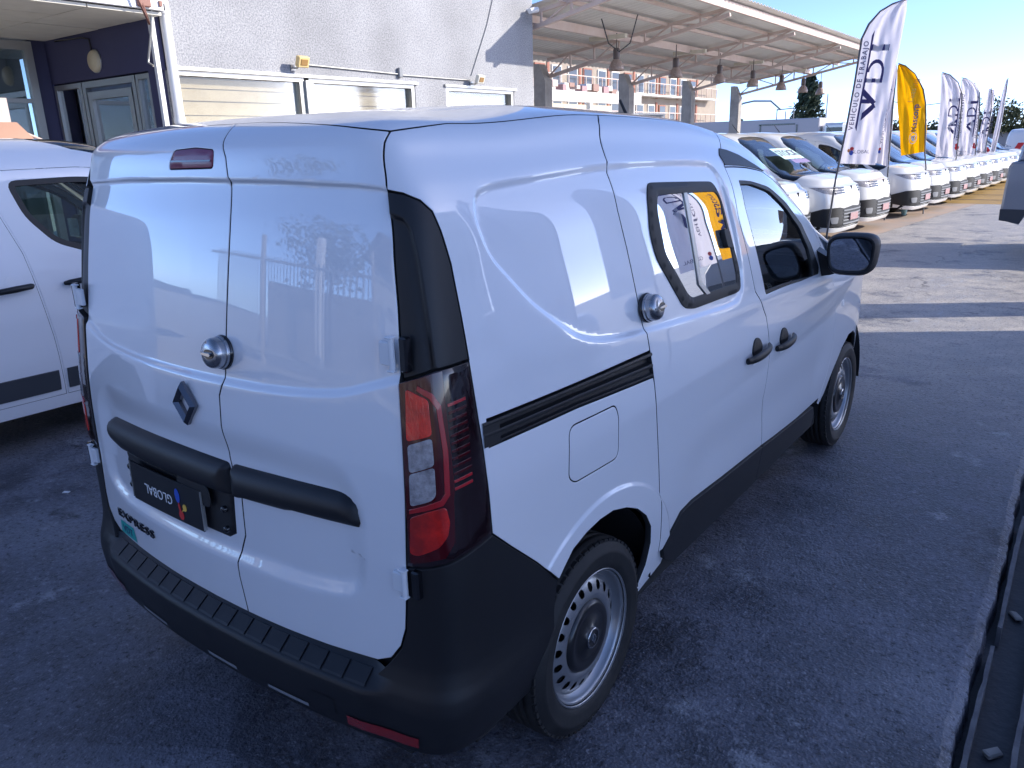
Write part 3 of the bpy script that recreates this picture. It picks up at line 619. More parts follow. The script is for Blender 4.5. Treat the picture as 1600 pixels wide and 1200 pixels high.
# door bar, plate carrier -------------------------------------------
LOW=np.array
def bar_panel(name,poly,parent,m,off=.0,rim=.04,dome=.02,step=.012,gap=.001,w=.03):
    pp=np.array(poly)
    df=lambda q:off+dome*np.sqrt(np.clip(1-(1-np.clip(sdist(pp,q)/w,0,1))**2,0,1))
    return pan(name,poly,m,parent,step=step,disp=df,both=False,gap=gap,rim=rim,bev=.001)[0]
BARL=rnd([(.128,.948),(0,.950),(-.2,.951),(-.40,.950),(-.53,.948),(-.566,.930),(-.570,.89),(-.545,.862),(-.46,.846),(-.2,.845),(.128,.848)],.018,4)
BARR=rnd([(.136,.948),(.3,.953),(.45,.955),(.555,.955),(.592,.940),(.606,.895),(.600,.872),(.50,.868),(.3,.860),(.136,.850)],.015,4)
bl=bar_panel('door_bar',BARL,rdoorL,M['black'],off=-.020,dome=.036,w=.05,gap=0)
br=bar_panel('door_bar',BARR,rdoorR,M['black'],off=-.020,dome=.036,w=.05,gap=0)
br_=bar_panel('plate_bracket',[(.128,.86),(.118,.735),(.085,.716),(-.42,.716),(-.478,.728),(-.466,.85),(-.2,.858)],rdoorL,M['black'],off=-.016,dome=.006,w=.006,gap=0,rim=.01)
for xx in(-.435,.09):
    for zz in(.745,.805): 
        p=V1.P(np.array(xx),np.array(zz)); MB().lathe([(0,.0),(.008,.0),(.010,.004),(.010,.02)],c=(xx,float(p[1])-.0-.002,zz),ax='Y',n=12).build('bracket_bolt',M['blackg'],br_)
# number plate carrier panel (upside-down dealer plate)
def platefn(off):
    def f(co):  # x: along plate (right = +), y: up ; centre on plate
        out=[]; 
        for c in co:
            u=-c[0]; v=-c[1]          # rotated by 180 degrees
            X_=-.194+u; Z_=.779+v; y=.045+.012*(X_/.4)**2-.002-off-c[2]+.010*(Z_-.72)*2; out.append((X_,y,Z_))
        return np.array(out)
    return f
g=MB(); W_,H_=.195,.062; n=12; vs=[];fs=[]
for k in range(n+1):
    u=-W_+2*W_*k/n
    for v in(-H_,H_): vs.append((u,v,0))
for k in range(n+1):
    u=-W_+2*W_*k/n
    for v in(-H_,H_): vs.append((u,v,-.004))
o2=2*(n+1)
for k in range(n): fs+=[(2*k,2*k+2,2*k+3,2*k+1),(o2+2*k,o2+2*k+1,o2+2*k+3,o2+2*k+2),(2*k,o2+2*k,o2+2*k+2,2*k+2),(2*k+1,2*k+3,o2+2*k+3,o2+2*k+1)]
fs+=[(0,1,o2+1,o2),(2*n,o2+2*n,o2+2*n+1,2*n+1)]
me=g.add(vs,fs).mesh('number_plate',M['plate']); drape(me,platefn(.006)); plate=link('number_plate',me,rdoorL); plate['label']='black dealer plate mounted upside down'
def onplate(name,me,m):
    me.materials.clear(); me.materials.append(m); drape(me,platefn(.0072)); return link(name,me,plate)
tm=textmesh('GLOBAL',.043,.0004,0,'LEFT'); drape(tm,lambda c:c*[.98,1,1]+[-.045,.004,0]); onplate('plate_lettering',tm,M['white'])
def blob(cx,cy,rx,ry,rot=0,n=18):
    return [(cx+rx*math.cos(a)*math.cos(rot)-ry*math.sin(a)*math.sin(rot),cy+rx*math.cos(a)*math.sin(rot)+ry*math.sin(a)*math.cos(rot)) for a in np.linspace(0,2*np.pi,n,endpoint=False)]
LOGO=[('red',blob(-.086,.040,.0125,.0145)),('red',[(-.090,.034),(-.080,.034),(-.074,.012),(-.078,.0),(-.083,.012)]),('yellow',blob(-.108,.012,.0095,.011)),('yellow',[(-.113,.017),(-.100,.017),(-.088,.030),(-.095,.026)]),('blue',blob(-.075,-.018,.0125,.022,.1))]
for c_,pl_ in LOGO:
    me=MB().prism([(a,b) for a,b in pl_],-.0006 if c_!='blue' else -.0004,.0004).mesh('plate_logo'); onplate('plate_logo',me,M[c_])
for u in(-W_-.004,W_+.002):
    me=MB().box((u,-.002,-.004),(.003,.118,.010)).mesh('plate_edge'); onplate('plate_edge',me,M['alu'])
pan('latch_cover',rnd([(-.115,.862),(.035,.862),(.045,.80),(-.12,.80)],.02,3),M['black'],bl,step=.02,gap=0,rim=.004,off=.006,both=False)
# lock, badge, lettering ------------------------------------------------
def puck(parent,c,n,r,name='door_lock'):
    n=Vector(n).normalized(); Q=n.to_track_quat('Z','Y').to_matrix(); c=Vector(c)
    def B(m,name_,mt,par):
        for i,v in enumerate(m.v): m.v[i]=tuple(Q@Vector(v)+c)
        return m.build(name_,mt,par)
    b=MB().lathe([(r+.002,-.004),(r+.0035,.004),(r+.001,.007)],n=40); root=B(b,name,M['blackg'],parent)
    b=MB().lathe([(r,.003),(r,.013),(r*.975,.016),(r*.95,.0165)],n=40); B(b,'lock_base',M['brushed'],root)
    b=MB().lathe([(r*.94,.014),(r*.945,.028),(r*.90,.036),(r*.78,.043),(r*.55,.047),(r*.3,.048),(0,.048)],n=40); B(b,'lock_dome',M['brushed'],root)
    b=MB()
    b.prism([(r*.5*math.cos(a)+.2*r,r*.30*math.sin(a)) for a in np.linspace(0,2*np.pi,16,endpoint=False)],.044,.0485); B(b,'lock_recess',M['blackg'],root)
    b=MB(); b.prism([(-.35*r,.06*r),(.5*r,.10*r),(.62*r,0),(.5*r,-.10*r),(-.35*r,-.06*r)],.047,.055); B(b,'lock_grip',M['chrome'],root)
    b=MB().lathe([(0,.0455),(.13*r,.0455),(.15*r,.044)],c=(-.62*r,.05*r,0),n=14); B(b,'key_slot',M['chrome'],root)
    return root
p=V1.P(np.array(.143),np.array(1.247)); puck(rdoorL,(.135,float(p[1])+.010,1.246),(-.03,-1,.12),.042)
for mi in(0,1):
    s_,h_=1.722,1.242; p=V1.P(np.array(s_),np.array(h_)); n=V1.N(np.array(s_),np.array(h_)); sg=-1 if mi else 1
    puck(sd[mi],(sg*(p[0]-.004),p[1],p[2]),(sg*n[0],n[1],n[2]),.042)
# diamond badge: four bevelled bars
bd=MB(); cx,cz=-.022,1.090; y0=float(V1.P(np.array(cx),np.array(1.09))[1])-.002
O=[(0,.062),(.052,0),(0,-.062),(-.052,0)]; I_=[(0,.034),(.026,0),(0,-.034),(-.026,0)]; Md=[(0,.050),(.040,0),(0,-.050),(-.040,0)]
def B3(p,d): return (cx+p[0],y0-d,cz+p[1])
for i in range(4):
    j=(i+1)%4
    bd.add([B3(O[i],0),B3(O[j],0),B3(O[j],.010),B3(O[i],.010)],[(0,3,2,1)])
    bd.add([B3(O[i],.010),B3(O[j],.010),B3(Md[j],.020),B3(Md[i],.020)],[(0,3,2,1)])
    bd.add([B3(Md[i],.020),B3(Md[j],.020),B3(I_[j],.010),B3(I_[i],.010)],[(0,3,2,1)])
    bd.add([B3(I_[i],.010),B3(I_[j],.010),B3(I_[j],0),B3(I_[i],0)],[(0,3,2,1)])
bd.build('diamond_badge',M['badge'],rdoorL)
def surftext(txt,size,s0,h0,parent,m,name,sx=1,extr=.002,off=.003,bold=.0,disp=d_rear,sp=1):
    me=textmesh(txt,size,extr,bold,'CENTER',sp); me.materials.clear(); me.materials.append(m)
    def fn(c):
        q=np.stack([s0+c[:,0]*sx,h0+c[:,1]],1); return V1.P(q[:,0],q[:,1])+V1.N(q[:,0],q[:,1])*((disp(q) if disp else 0)+off+c[:,2])[:,None]
    drape(me,fn); return link(name,me,parent)
surftext('EXPRESS',.038,-.462,.602,rdoorL,M['blackg'],'model_lettering',sx=1.78,bold=.0004,sp=1.12)
st=pan('window_sticker',[(-.60,.572),(-.492,.572),(-.482,.524),(-.607,.526)],M['teal'],rdoorL,step=.03,disp=lambda q:d_rear(q)+.0012,gap=0,rim=0,both=False)[0]; st['label']='teal sticker'
surftext('VDT',.034,-.545,.547,st,M['navyink'],'sticker_lettering',sx=1.2,extr=.0002,off=.0022)
# handles ---------------------------------------------------------------
def handle(parent,s0,s1,h,mi):
    sg=-1 if mi else 1; ss=np.linspace(s0,s1,12); pts=[];rs=[]
    hd=MB(); vs=[];fs=[]; n=10
    for i,a in enumerate(ss):
        t=i/11; p=V1.P(np.array(a),np.array(h)); nn=V1.N(np.array(a),np.array(h)); out=.010+.022*math.sin(math.pi*min(max((t-.02)/.96,0),1))**.5; w_=.013+.006*math.sin(math.pi*t)
        for k in range(n):
            an=2*math.pi*k/n; d_=out+.011*math.cos(an)*(.7 if t in(0,1) else 1); z=w_*math.sin(an)-.012*(1-t)
            vs.append((sg*(p[0]+nn[0]*d_),p[1]+nn[1]*d_,p[2]+nn[2]*d_+z))
    for i in range(11):
        for k in range(n):
            f=(i*n+k,(i+1)*n+k,(i+1)*n+(k+1)%n,i*n+(k+1)%n); fs.append(f[::-1] if sg>0 else f)
    fs+=[tuple(range(n)),tuple(range(11*n,12*n))]
    hd.add(vs,fs,True); H_=hd.build('door_handle',M['black'],parent)
    c=(s0+s1)/2
    cup=rnd([(c-.055,h+.012),(c-.03,h+.060),(c+.02,h+.050),(c+.06,h+.005),(c+.03,h-.018),(c-.03,h-.018)],.025,3)
    pan('handle_cup',[(a,b) for a,b in cup],M['black'],H_,step=.02,gap=0,rim=.006,off=.006,both=False,mir=mi,disp=lambda q:.006*sst(0,.02,sdist(np.array(cup),q)))
    pan('paint_film_tab',rnd([(c-.04,h-.05),(c+.03,h-.048),(c+.025,h-.028),(c-.035,h-.03)],.008,2),M['tape'],H_,step=.02,gap=0,rim=.002,off=.003,both=False,mir=mi)
for mi in(0,1):
    handle(fd[mi],2.825,3.045,.905,mi); handle(sd[mi],2.485,2.725,.930,mi)
# mirrors ----------------------------------------------------------------
for mi in(0,1):
    sg=-1 if mi else 1
    Y0=2.86; m_=MB(); cx,cz=sg*.992,1.205
    # housing : superellipse sections along y
    secs=[(-.045,.098,.088,0),(-.02,.106,.098,0),(.03,.106,.098,.0),(.08,.096,.088,.0),(.12,.07,.06,0),(.135,.03,.02,0)]
    vs=[];fs=[];n=28
    for dy,a,b,_ in secs:
        for k in range(n):
            t=2*math.pi*k/n; c,s_=math.cos(t),math.sin(t); e=2/3.6
            X_=a*abs(c)**e*(1 if c>0 else -1); Z_=b*abs(s_)**e*(1 if s_>0 else -1)
            X_*=1+.08*(Z_/b); vs.append((cx+sg*X_,Y0+dy+(.02*X_/a),cz+Z_))
    for i in range(len(secs)-1):
        for k in range(n): f=(i*n+k,(i+1)*n+k,(i+1)*n+(k+1)%n,i*n+(k+1)%n); fs.append(f if sg>0 else f[::-1])
    fs.append(tuple(range((len(secs)-1)*n,len(secs)*n)))
    m_.add(vs,fs,True)
    rimv=[];
    for sc,dy in((1,-.045),(.90,-.050),(.87,-.035)):
        for k in range(n):
            v=vs[k]; rimv.append((cx+(v[0]-cx)*sc,v[1]+dy+.045,cz+(v[2]-cz)*sc))
    m_.add(rimv,[(i*n+k,i*n+(k+1)%n,(i+1)*n+(k+1)%n,(i+1)*n+k) for i in range(2) for k in range(n)],True)
    H_=m_.build('wing_mirror',M['black'],van)
    MB().add([(v[0],v[1]-.006-(v[2]-cz)*.13,v[2]) for v in rimv[2*n:]],[tuple(range(n))]).build('mirror_glass',M['mirror'],H_)
    a=MB(); a.prism([(sg*.80,1.08),(sg*.90,1.10),(sg*.95,1.12),(sg*.95,1.17),(sg*.87,1.19),(sg*.78,1.24)],Y0-.0,Y0+.09,M=XZ); a.build('mirror_arm',M['black'],H_)
# antenna
MB().tube([(.133,2.29,1.74),(.130,2.26,1.82),(.113,2.20,1.912)],[.010,.008,.006],8).build('antenna',M['rubber'],van)
# interior -------------------------------------------------------------
for sx in(-.38,.38):
    s_=MB(); s_.box((sx,2.14,.62),(.50,.50,.16),bev=.05); s_.box((sx,1.88,.98),(.48,.14,.66),M=Matrix.Rotation(math.radians(12),3,'X'),bev=.05); s_.box((sx,1.79,1.40),(.25,.09,.17),bev=.035)
    s_.build('front_seat',M['seat'],van)
d_=MB(); d_.box((0,2.88,1.00),(1.44,.44,.20),bev=.06); d_.box((0,2.78,.80),(1.4,.3,.30),bev=.04); d_.box((-.38,2.70,1.12),(.36,.16,.08),bev=.03); d_.box((0,2.62,.96),(.26,.1,.2),bev=.02); dsh=d_.build('dashboard',M['dash'],van)
sw=MB(); Rw=Matrix.Rotation(math.radians(62),3,'X')
sw.tube([Rw@Vector((.185*math.cos(a),.185*math.sin(a),0))+Vector((-.38,2.52,1.05)) for a in np.linspace(0,2*np.pi,33)],.015,8,caps=False); sw.box((-.38,2.52,1.05),(.15,.12,.04),M=Rw,bev=.015); sw.bar((-.55,2.52,1.05),(-.21,2.52,1.05),.03,.02); sw.build('steering_wheel',M['blackg'],van)
bk=MB(); bk.box((0,1.60,1.0),(1.36,.02,1.20)); bk.build('bulkhead',M['grey'],van)
hl=MB(); hl.box((0,1.95,1.62),(1.1,.6,.01)); hl.build('headlining',M['white_wall'],van)
# ================================================================ OTHER VANS
CT2=[(0,.04),(.4,.05),(.7,.08),(.80,.13),(.86,.25),(.89,.6),(.915,1.5),(.92,2.4),(.915,3.2),(.90,3.7),(.865,4.0),(.77,4.22),(.55,4.345),(.3,4.39),(0,4.40)]
PR2=[(.18,.92),(.3,.96),(.45,.985),(.6,1.0),(.8,1.0),(.95,.995),(1.05,.985),(1.15,.965),(1.3,.93),(1.45,.895),(1.55,.87),(1.65,.84),(1.72,.80),(1.77,.755),(1.80,.70),(1.83,.6),(1.845,.45),(1.855,0.)]
V2=Shell(CT2,PR2,[(.18,0),(.9,0),(1.3,.04),(1.6,.09),(1.8,.16),(2.4,.3)],[(0,1.80),(.3,1.83),(1,1.85),(1.8,1.86),(2.2,1.84),(2.45,1.78),(2.8,1.58),(3.1,1.38),(3.35,1.21),(3.5,1.155),(3.8,1.12),(4.1,1.07),(4.45,1.02)],
   RF=[(.18,.06),(.3,0),(.62,0),(.8,.02),(.95,.07),(1.2,.15),(1.7,.2),(2.4,.22)],ZW=.93)
_ss=np.linspace(0,V2.L,4000); _yy=V2.CY(_ss); _xx=V2.CX(_ss)
def sy(y): return float(np.interp(y,_yy,_ss))
def sx_(x): i=_ss>sy(3.9); return float(np.interp(-x,-_xx[i],_ss[i]))
H2=V2.HM; L2=V2.L
CUR=[None]
def pan2(name,poly,m,parent,holes=(),step=.05,both=True,mir=False,off=0.,gap=.004,rim=.02,disp=None,merge=False,bev=.003):
    if merge: return [link(name,geo_mesh(name,[panel_geo(CUR[0].P,CUR[0].N,poly,holes,step,disp,gap,rim,bev,off,mi) for mi in(False,True)],m),parent)]
    return [link(name,geo_mesh(name,[panel_geo(CUR[0].P,CUR[0].N,poly,holes,step,disp,gap,rim,bev,off,mi)],m),parent if not isinstance(parent,list) else parent[int(mi)]) for mi in ((False,True) if both else (mir,))]
def make_van2(paint,label,group=None,V=None,k=0.,k2=0.):
    CUR[0]=V or V2
    ka=k; kk=lambda y:y+ka*float(sst(1.6,2.2,y))+k2*float(sst(2.35,3.2,y))
    global sy
    sy0=sy
    if V is not None:
        _s=np.linspace(0,V.L,4000); _Y=V.CY(_s); sy0=lambda y:float(np.interp(y,_Y,_s))
    sy_old=sy; sy=lambda y:sy0(kk(y)); DY=k+k2
    R=thing('parked_van',label,'van',group=group)
    if V is not None:
        _x3=V.CX(_s); i3=_s>sy0(3.9+DY); sx_=lambda x:float(np.interp(-x,-_x3[i3],_s[i3]))
    else: sx_=globals()['sx_']
    L2=(V or V2).L
    ar=lambda yc,r:[(sy(yc)+r*math.cos(a),.31+r*math.sin(a)) for a in np.linspace(math.pi,0,13)]
    ya,yf=.80,3.52
    bottom=[(0,.24)]+[(sy(ya)-.40,.24)]+ar(ya,.385)+[(sy(ya)+.40,.24),(sy(yf)-.40,.24)]+ar(yf,.385)+[(sy(yf)+.40,.24),(L2,.24)]
    FDW=rnd([(sy(2.25),1.60),(sy(2.55),1.61),(sy(2.95),1.60),(sy(3.25),1.50),(sy(3.42),1.28),(sy(3.40),1.14),(sy(2.95),1.085),(sy(2.62),1.13),(sy(2.42),1.24),(sy(2.30),1.40)],.06,4)
    FD=[(sy(2.18),1.66),(sy(2.6),1.67),(sy(3.1),1.655),(sy(3.45),1.50),(sy(3.58),1.16),(sy(3.50),.90),(sy(3.12),.75),(sy(3.06),.32),(sy(2.32),.32),(sy(2.30),.7),(sy(2.24),1.2),(sy(2.17),1.45)]
    SD=[(sy(1.25),1.66),(sy(2.17),1.66),(sy(2.16),1.45),(sy(2.23),1.2),(sy(2.29),.7),(sy(2.31),.32),(sy(1.30),.32),(sy(1.22),.60)]
    WS=[(sy(2.46),H2-.002),(sy(2.47),2.1),(sy(2.50),1.92),(sy(2.62),1.79),(sy(2.85),1.735),(sy(3.10),1.70),(sy(3.35),1.60),(sy(3.50),1.42),(sy(3.62),1.30),(sy(3.72),1.50),(sy(3.80),1.9),(sy(3.84),H2-.002)]
    HLm=rnd([(sy(3.93),.945),(sx_(.70),.955),(sx_(.50),.945),(sx_(.42),.90),(sx_(.44),.82),(sx_(.62),.80),(sx_(.80),.84)],.03,3)
    side=[g for g in (FD,SD)]
    bp=bottom+[(L2,H2-.002),(sy(3.84),H2-.002)]+WS[::-1][1:]+[(0,H2-.002)]
    pan2('body',bp,paint,R,holes=[FD,SD,HLm],step=.075,merge=True,gap=.0,rim=.0,bev=.001)
    fdo=pan2('front_door',FD,paint,R,holes=[FDW],step=.06,rim=.03)
    sdo=pan2('sliding_door',SD,paint,R,step=.07,rim=.03)
    pan2('side_window',FDW,M['glass'],fdo,step=.08,gap=0,rim=0,off=-.006)
    pan2('window_seal',FDW,M['rubber'],fdo,holes=[inset(FDW,.028)],step=.05,gap=0,rim=.004,off=.002)
    pan2('windscreen',[(a,b) for a,b in WS],M['wind'],R,step=.1,gap=0,rim=0,off=-.004,merge=True)
    pan2('headlight',HLm,M['lensclr'],R,step=.06,gap=0,rim=.01,off=-.004)
    for k,(a,b) in enumerate(((.925,.905),(.885,.865),(.845,.825))): pan2('light_claw',[(sx_(.62),a),(sx_(.34),a),(sx_(.34),b),(sx_(.62),b)],M['blackg'],R,step=.1,gap=0,rim=.01,off=.006)
    low=[(sy(yf)+.37,.34),(sy(yf)+.37,.50),(sx_(.80),.585),(sx_(.52),.60),(sx_(.40),.575),(L2,.60),(L2,.30),(sx_(.7),.28),(sx_(.84),.30)]
    lo=pan2('lower_bumper',low,M['black'],R,step=.05,merge=True,off=.022,gap=0)[0]
    for yc,nm in((ya,0),(yf,1)):
        rin=[(sy(yc)+.380*math.cos(t),.31+.380*math.sin(t)) for t in np.linspace(0,math.pi,15)]; rout=[(sy(yc)+.445*math.cos(t),.31+.445*math.sin(t)) for t in np.linspace(math.pi,0,15)]
        pan2('wheel_arch_trim',[(sy(yc)+.445,.25),(sy(yc)+.38,.25)][::1]+rin+[(sy(yc)-.38,.25),(sy(yc)-.445,.25)]+rout,M['black'],R,step=.07,gap=0,rim=.01,off=.010)
    pan2('skid_strip',[(sx_(.80),.285),(sx_(.6),.265),(L2,.275),(L2,.215),(sx_(.6),.20),(sx_(.84),.225)],paint,R,step=.1,merge=True,off=.03,gap=0)
    pan2('fog_lamp',rnd([(sx_(.72),.44),(sx_(.56),.44),(sx_(.58),.34),(sx_(.70),.34)],.02,2),M['grey'],lo,step=.1,gap=0,rim=.01,off=.034,both=False) ; pan2('fog_lamp',rnd([(sx_(.72),.44),(sx_(.56),.44),(sx_(.58),.34),(sx_(.70),.34)],.02,2),M['grey'],lo,step=.1,gap=0,rim=.01,off=.034,both=False,mir=True)
    for k in range(5): pan2('grille_slat',[(sx_(.42),.55-k*.055),(L2,.55-k*.055),(L2,.535-k*.055),(sx_(.42),.535-k*.055)],M['grey'],lo,step=.15,merge=True,gap=0,rim=.008,off=.034)
    MB().box((0,4.44+DY,.43),(.40,.02,.12),bev=.004).build('licence_plate',M['red_plate'],R)
    MB().box((0,4.345+DY,.87),(.035,.03,.13),bev=.008).build('front_badge',M['blackg'],R)
    pan2('side_moulding',[(sy(1.25),.36),(sy(2.28),.36),(sy(2.28),.485),(sy(1.24),.485)],M['grey_mould'],sdo,step=.1,gap=.002,rim=.01,off=.010)
    pan2('side_moulding',[(sy(2.33),.36),(sy(3.04),.36),(sy(3.06),.485),(sy(2.33),.485)],M['grey_mould'],fdo,step=.1,gap=.002,rim=.01,off=.010)
    for mi,sg in((0,1),(1,-1)):
        for yy,par in((2.52+ka,fdo[mi]),(2.12+ka,sdo[mi])):
            hb=MB(); hb.tube([(sg*.925,yy-.11,1.005),(sg*.955,yy-.09,1.01),(sg*.962,yy,1.015),(sg*.955,yy+.09,1.02),(sg*.925,yy+.11,1.02)],[.012,.017,.019,.017,.010],8); hb.build('door_handle',M['black'],par)
            pan2('handle_cup',circ(sy0(yy)+.02,1.04,.05,0,2*math.pi,14),paint,par,step=.1,gap=0,rim=.002,off=.001,both=False,mir=bool(mi))
        mb=MB(); mb.box((sg*1.07,3.14+DY,1.17),(.22,.12,.20),bev=.045); mb.box((sg*.95,3.16+DY,1.12),(.10,.06,.05)); mr=mb.build('wing_mirror',M['black'],R)
        MB().box((sg*1.07,3.077+DY,1.17),(.17,.006,.15),bev=.002).build('mirror_glass',M['mirror'],mr)
    sy=sy_old
    for sx in(-.4,.4):
        s_=MB(); s_.box((sx,2.55+DY*.7,.62),(.5,.5,.16),bev=.05); s_.box((sx,2.30+DY*.7,.98),(.48,.14,.66),M=Matrix.Rotation(math.radians(12),3,'X'),bev=.05); s_.box((sx,2.21+DY*.7,1.40),(.25,.09,.17),bev=.03); s_.build('front_seat',M['seat'],R)
    d_=MB(); d_.box((0,3.35+DY,.98),(1.5,.5,.22),bev=.06); d_.build('dashboard',M['dash'],R)
    sw=MB(); Rw=Matrix.Rotation(math.radians(62),3,'X'); sw.tube([Rw@Vector((.185*math.cos(a),.185*math.sin(a),0))+Vector((-.4,3.0+DY,1.06)) for a in np.linspace(0,2*np.pi,25)],.014,6,caps=False); sw.box((-.4,3.0+DY,1.06),(.14,.12,.03),M=Rw,bev=.01); sw.build('steering_wheel',M['black'],R)
    MB().box((0,1.95,1.05),(1.6,.02,1.3)).build('bulkhead',M['grey'],R); MB().box((0,2.2,.28),(1.6,3.9,.12)).build('underbody',M['inner'],R)
    for sx in(-.35,.2): MB().tube([(sx,3.62+DY,1.19),(sx-.25,3.44+DY,1.235),(sx-.5*.9,3.34+DY,1.29)],.008,5).build('wiper',M['black'],R)
    MB().tube([(0,2.25,1.85),(0,2.12,2.0)],[.01,.005],6).build('antenna',M['rubber'],R)
    for y in(ya,yf):
        for sg in(1,-1): make_wheel(R,sg*.89,y+(DY if y>2 else 0),sg)
        lb=MB(); 
        for sg in(1,-1): lb.box((sg*.62,y,.42),(.04,.84,.5))
    for y in (ya,yf):
        for sg in(1,-1): MB().lathe([(.40,0),(.40,.26)],c=(sg*.86-(.26 if sg>0 else 0),y+(DY if y>2 else 0),.31),ax='X',n=12,ang=math.pi).build('wheel_arch_liner',M['inner'],R)
    return R
M['red_plate']=mat('plate_white_red',(.36,.30,.30),.5,var=(24,1,(.40,.12,.12)))
M['grey_mould']=mat('side_moulding_grey',(.045,.05,.06),.5)
GRP='white vans parked nose out in a row along the lot'
van2=make_van2(M['paint2'],'white van in the row whose green-tinted windscreen carries a white paper sign',GRP)
PHI=math.radians(-3.7)
def park(o,xn,yn,phi=PHI): o.location=(xn-4.4*math.cos(phi),yn-4.4*math.sin(phi),0); o.rotation_euler=(0,0,phi-math.pi/2)
row=[(-1.78,11.35,'white van nearest in the row, mostly hidden by the large van front window'),
 (-1.52,13.42,None),
 (-1.45,15.52,'white van in the row right behind the pole of the largest white flag'),
 (-1.20,18.40,'white van in the row with its shaded side and black wheel arch showing'),
 (-1.10,20.35,'white van in the row just behind the shaded-side van, under the yellow flag'),
 (-.98,22.35,'white van in the row whose bonnet meets the pole of the yellow flag'),
 (-.92,24.45,'white van in the row behind the first small flag pole, seventh nose back'),
 (-.84,26.5,'white van in the row between the poles of the two small white flags'),
 (-.76,28.5,'white van in the row right after the second small white flag'),
 (-.68,30.5,'white van far down the row by the narrow folded flag'),
 (-.58,32.6,'last but one white van at the far end of the row'),
 (-.40,34.9,'farthest white van in the row, beside the red and white van')]
park(van2,*row[1][:2])
for x,y,lb in row:
    if lb: c=copytree(van2); park(c,x,y); c['label']=lb; c['group']=GRP
# sign on the second van's windscreen
sg_=MB(); 
def onws(c): # local windscreen plane of van2 -> world
    q=[]; 
    for p in c:
        h=p[1]; q.append((p[0],3.42-h*.86,1.27+h*.50+.03+p[2]))
    return np.array(q)
me=MB().add([(-.62,.16,0),(.30,.16,0),(.30,.52,0),(-.62,.52,0)],[(0,1,2,3)]).mesh('windscreen_sign',mat('paper_sign',(.55,.80,.74),.7)); drape(me,onws); ws_s=link('windscreen_sign',me,van2)
me=MB().add([(-.62,.02,.001),(.10,.02,.001),(.10,.14,.001),(-.62,.14,.001)],[(0,1,2,3)]).mesh('sign_panel',mat('paper_purple',(.25,.2,.38),.7)); drape(me,onws); link('sign_panel',me,ws_s)
tm=textmesh('STOCK',.26,0,.004); tm.materials.clear(); tm.materials.append(M['greyink']); drape(tm,lambda c:onws(c*[-1,1,1]*1.0+[-.16,.34,.006])); link('sign_lettering',tm,ws_s)
# left neighbour, facing the same way
CT3=[(x,y+(.6*float(sst(.8,1.8,y)))) for x,y in CT2]
V3=Shell(CT3,PR2,[(.18,0),(.9,0),(1.3,.04),(1.6,.09),(1.8,.16),(2.4,.3)],[(0,1.80),(.3,1.84),(1,1.865),(2.0,1.875),(2.9,1.87),(3.15,1.84),(3.4,1.73),(3.65,1.53),(3.9,1.30),(4.1,1.19),(4.4,1.12),(4.7,1.07),(5.05,1.02)],
   RF=[(.18,.06),(.3,0),(.62,0),(.8,.02),(.95,.07),(1.2,.15),(1.7,.2),(2.4,.22)],ZW=.93)
M['dglass0']=mat('tinted_glass',(.02,.025,.03),.05)
lv=make_van2(M['paint'],'white van parked on the far left beside the large van, dark strip along its side',None,V3,.25,.35)
lv.location=(-4.04,-1.52,0); lv.rotation_euler=(0,0,0)
# grey van on the right edge
M['silver']=mat('silver_paint',(.30,.32,.36),.3,metal=.3,coat=1)
pk=thing('pickup_truck','dark silver pickup cut off by the right edge, tail corner and black tyre showing','pickup',(.75,12.5,0))
def prof(pts,y0,y1,ch,name,m,par):
    P0=inset(pts,ch); P1=ccw(pts); mb=MB(); n=len(P1); vs=[]
    for y,P_ in((y0,P0),(y0+ch,P1),(y1-ch,P1),(y1,P0)): vs+=[(p[0],y,p[1]) for p in P_]
    fs=[tuple(range(n)),tuple(range(3*n,4*n))[::-1]]
    for k in range(3): fs+=[(k*n+i_,(k+1)*n+i_,(k+1)*n+(i_+1)%n,k*n+(i_+1)%n) for i_ in range(n)]
    mb.add(vs,fs); return mb.build(name,m,par)
low=rnd([(.04,.50),(-.01,.70),(.0,.96),(.02,1.30),(.06,1.325),(3.6,1.30),(4.9,1.18),(5.15,.95),(5.2,.45),(4.75,.42)],.03,2)
ar_=[(1*.66+.40*math.cos(t),.40+.40*math.sin(t)) for t in np.linspace(0,math.pi,12)]
low=[(.02,.50),(-.015,.56),(-.01,.70),(.0,.96),(.015,1.26),(.05,1.318),(.16,1.325),(3.6,1.31),(4.9,1.18),(5.12,.95),(5.2,.45),(1.08,.42)]+ar_[1:-1]+[(.24,.44)]
pb=prof(low,0,1.8,.03,'body',M['silver'],pk)
prof([(.10,1.32),(.17,1.74),(.30,1.80),(1.9,1.82),(2.9,1.32)],.10,1.70,.03,'cab',M['silver'],pk)
prof([(.28,1.36),(.33,1.70),(1.0,1.72),(1.0,1.36)],.085,.11,.002,'side_window',M['dglass0'],pk); prof([(1.06,1.36),(1.06,1.72),(1.85,1.72),(2.5,1.36)],.085,.11,.002,'side_window',M['dglass0'],pk)
prof([(-.012,.50),(-.016,.66),(5.1,.62),(5.1,.42),(1.1,.42),(1.05,.60),(.30,.60),(.25,.46)],-.012,.02,.004,'lower_cladding',M['grey_mould'],pk)
MB().box((.37,-.02,1.09),(.24,.03,.035),bev=.01).build('door_handle',M['black'],pk); MB().box((.02,.3,.98),(.05,.28,.22),bev=.015).build('tail_lamp',M['lensred'],pk)
for xw in(.66,3.95): 
    w_=make_wheel(pk,xw,.16,-1); w_.rotation_euler=(0,0,-math.pi/2); w_=make_wheel(pk,xw,1.64,1); w_.rotation_euler=(0,0,math.pi/2)
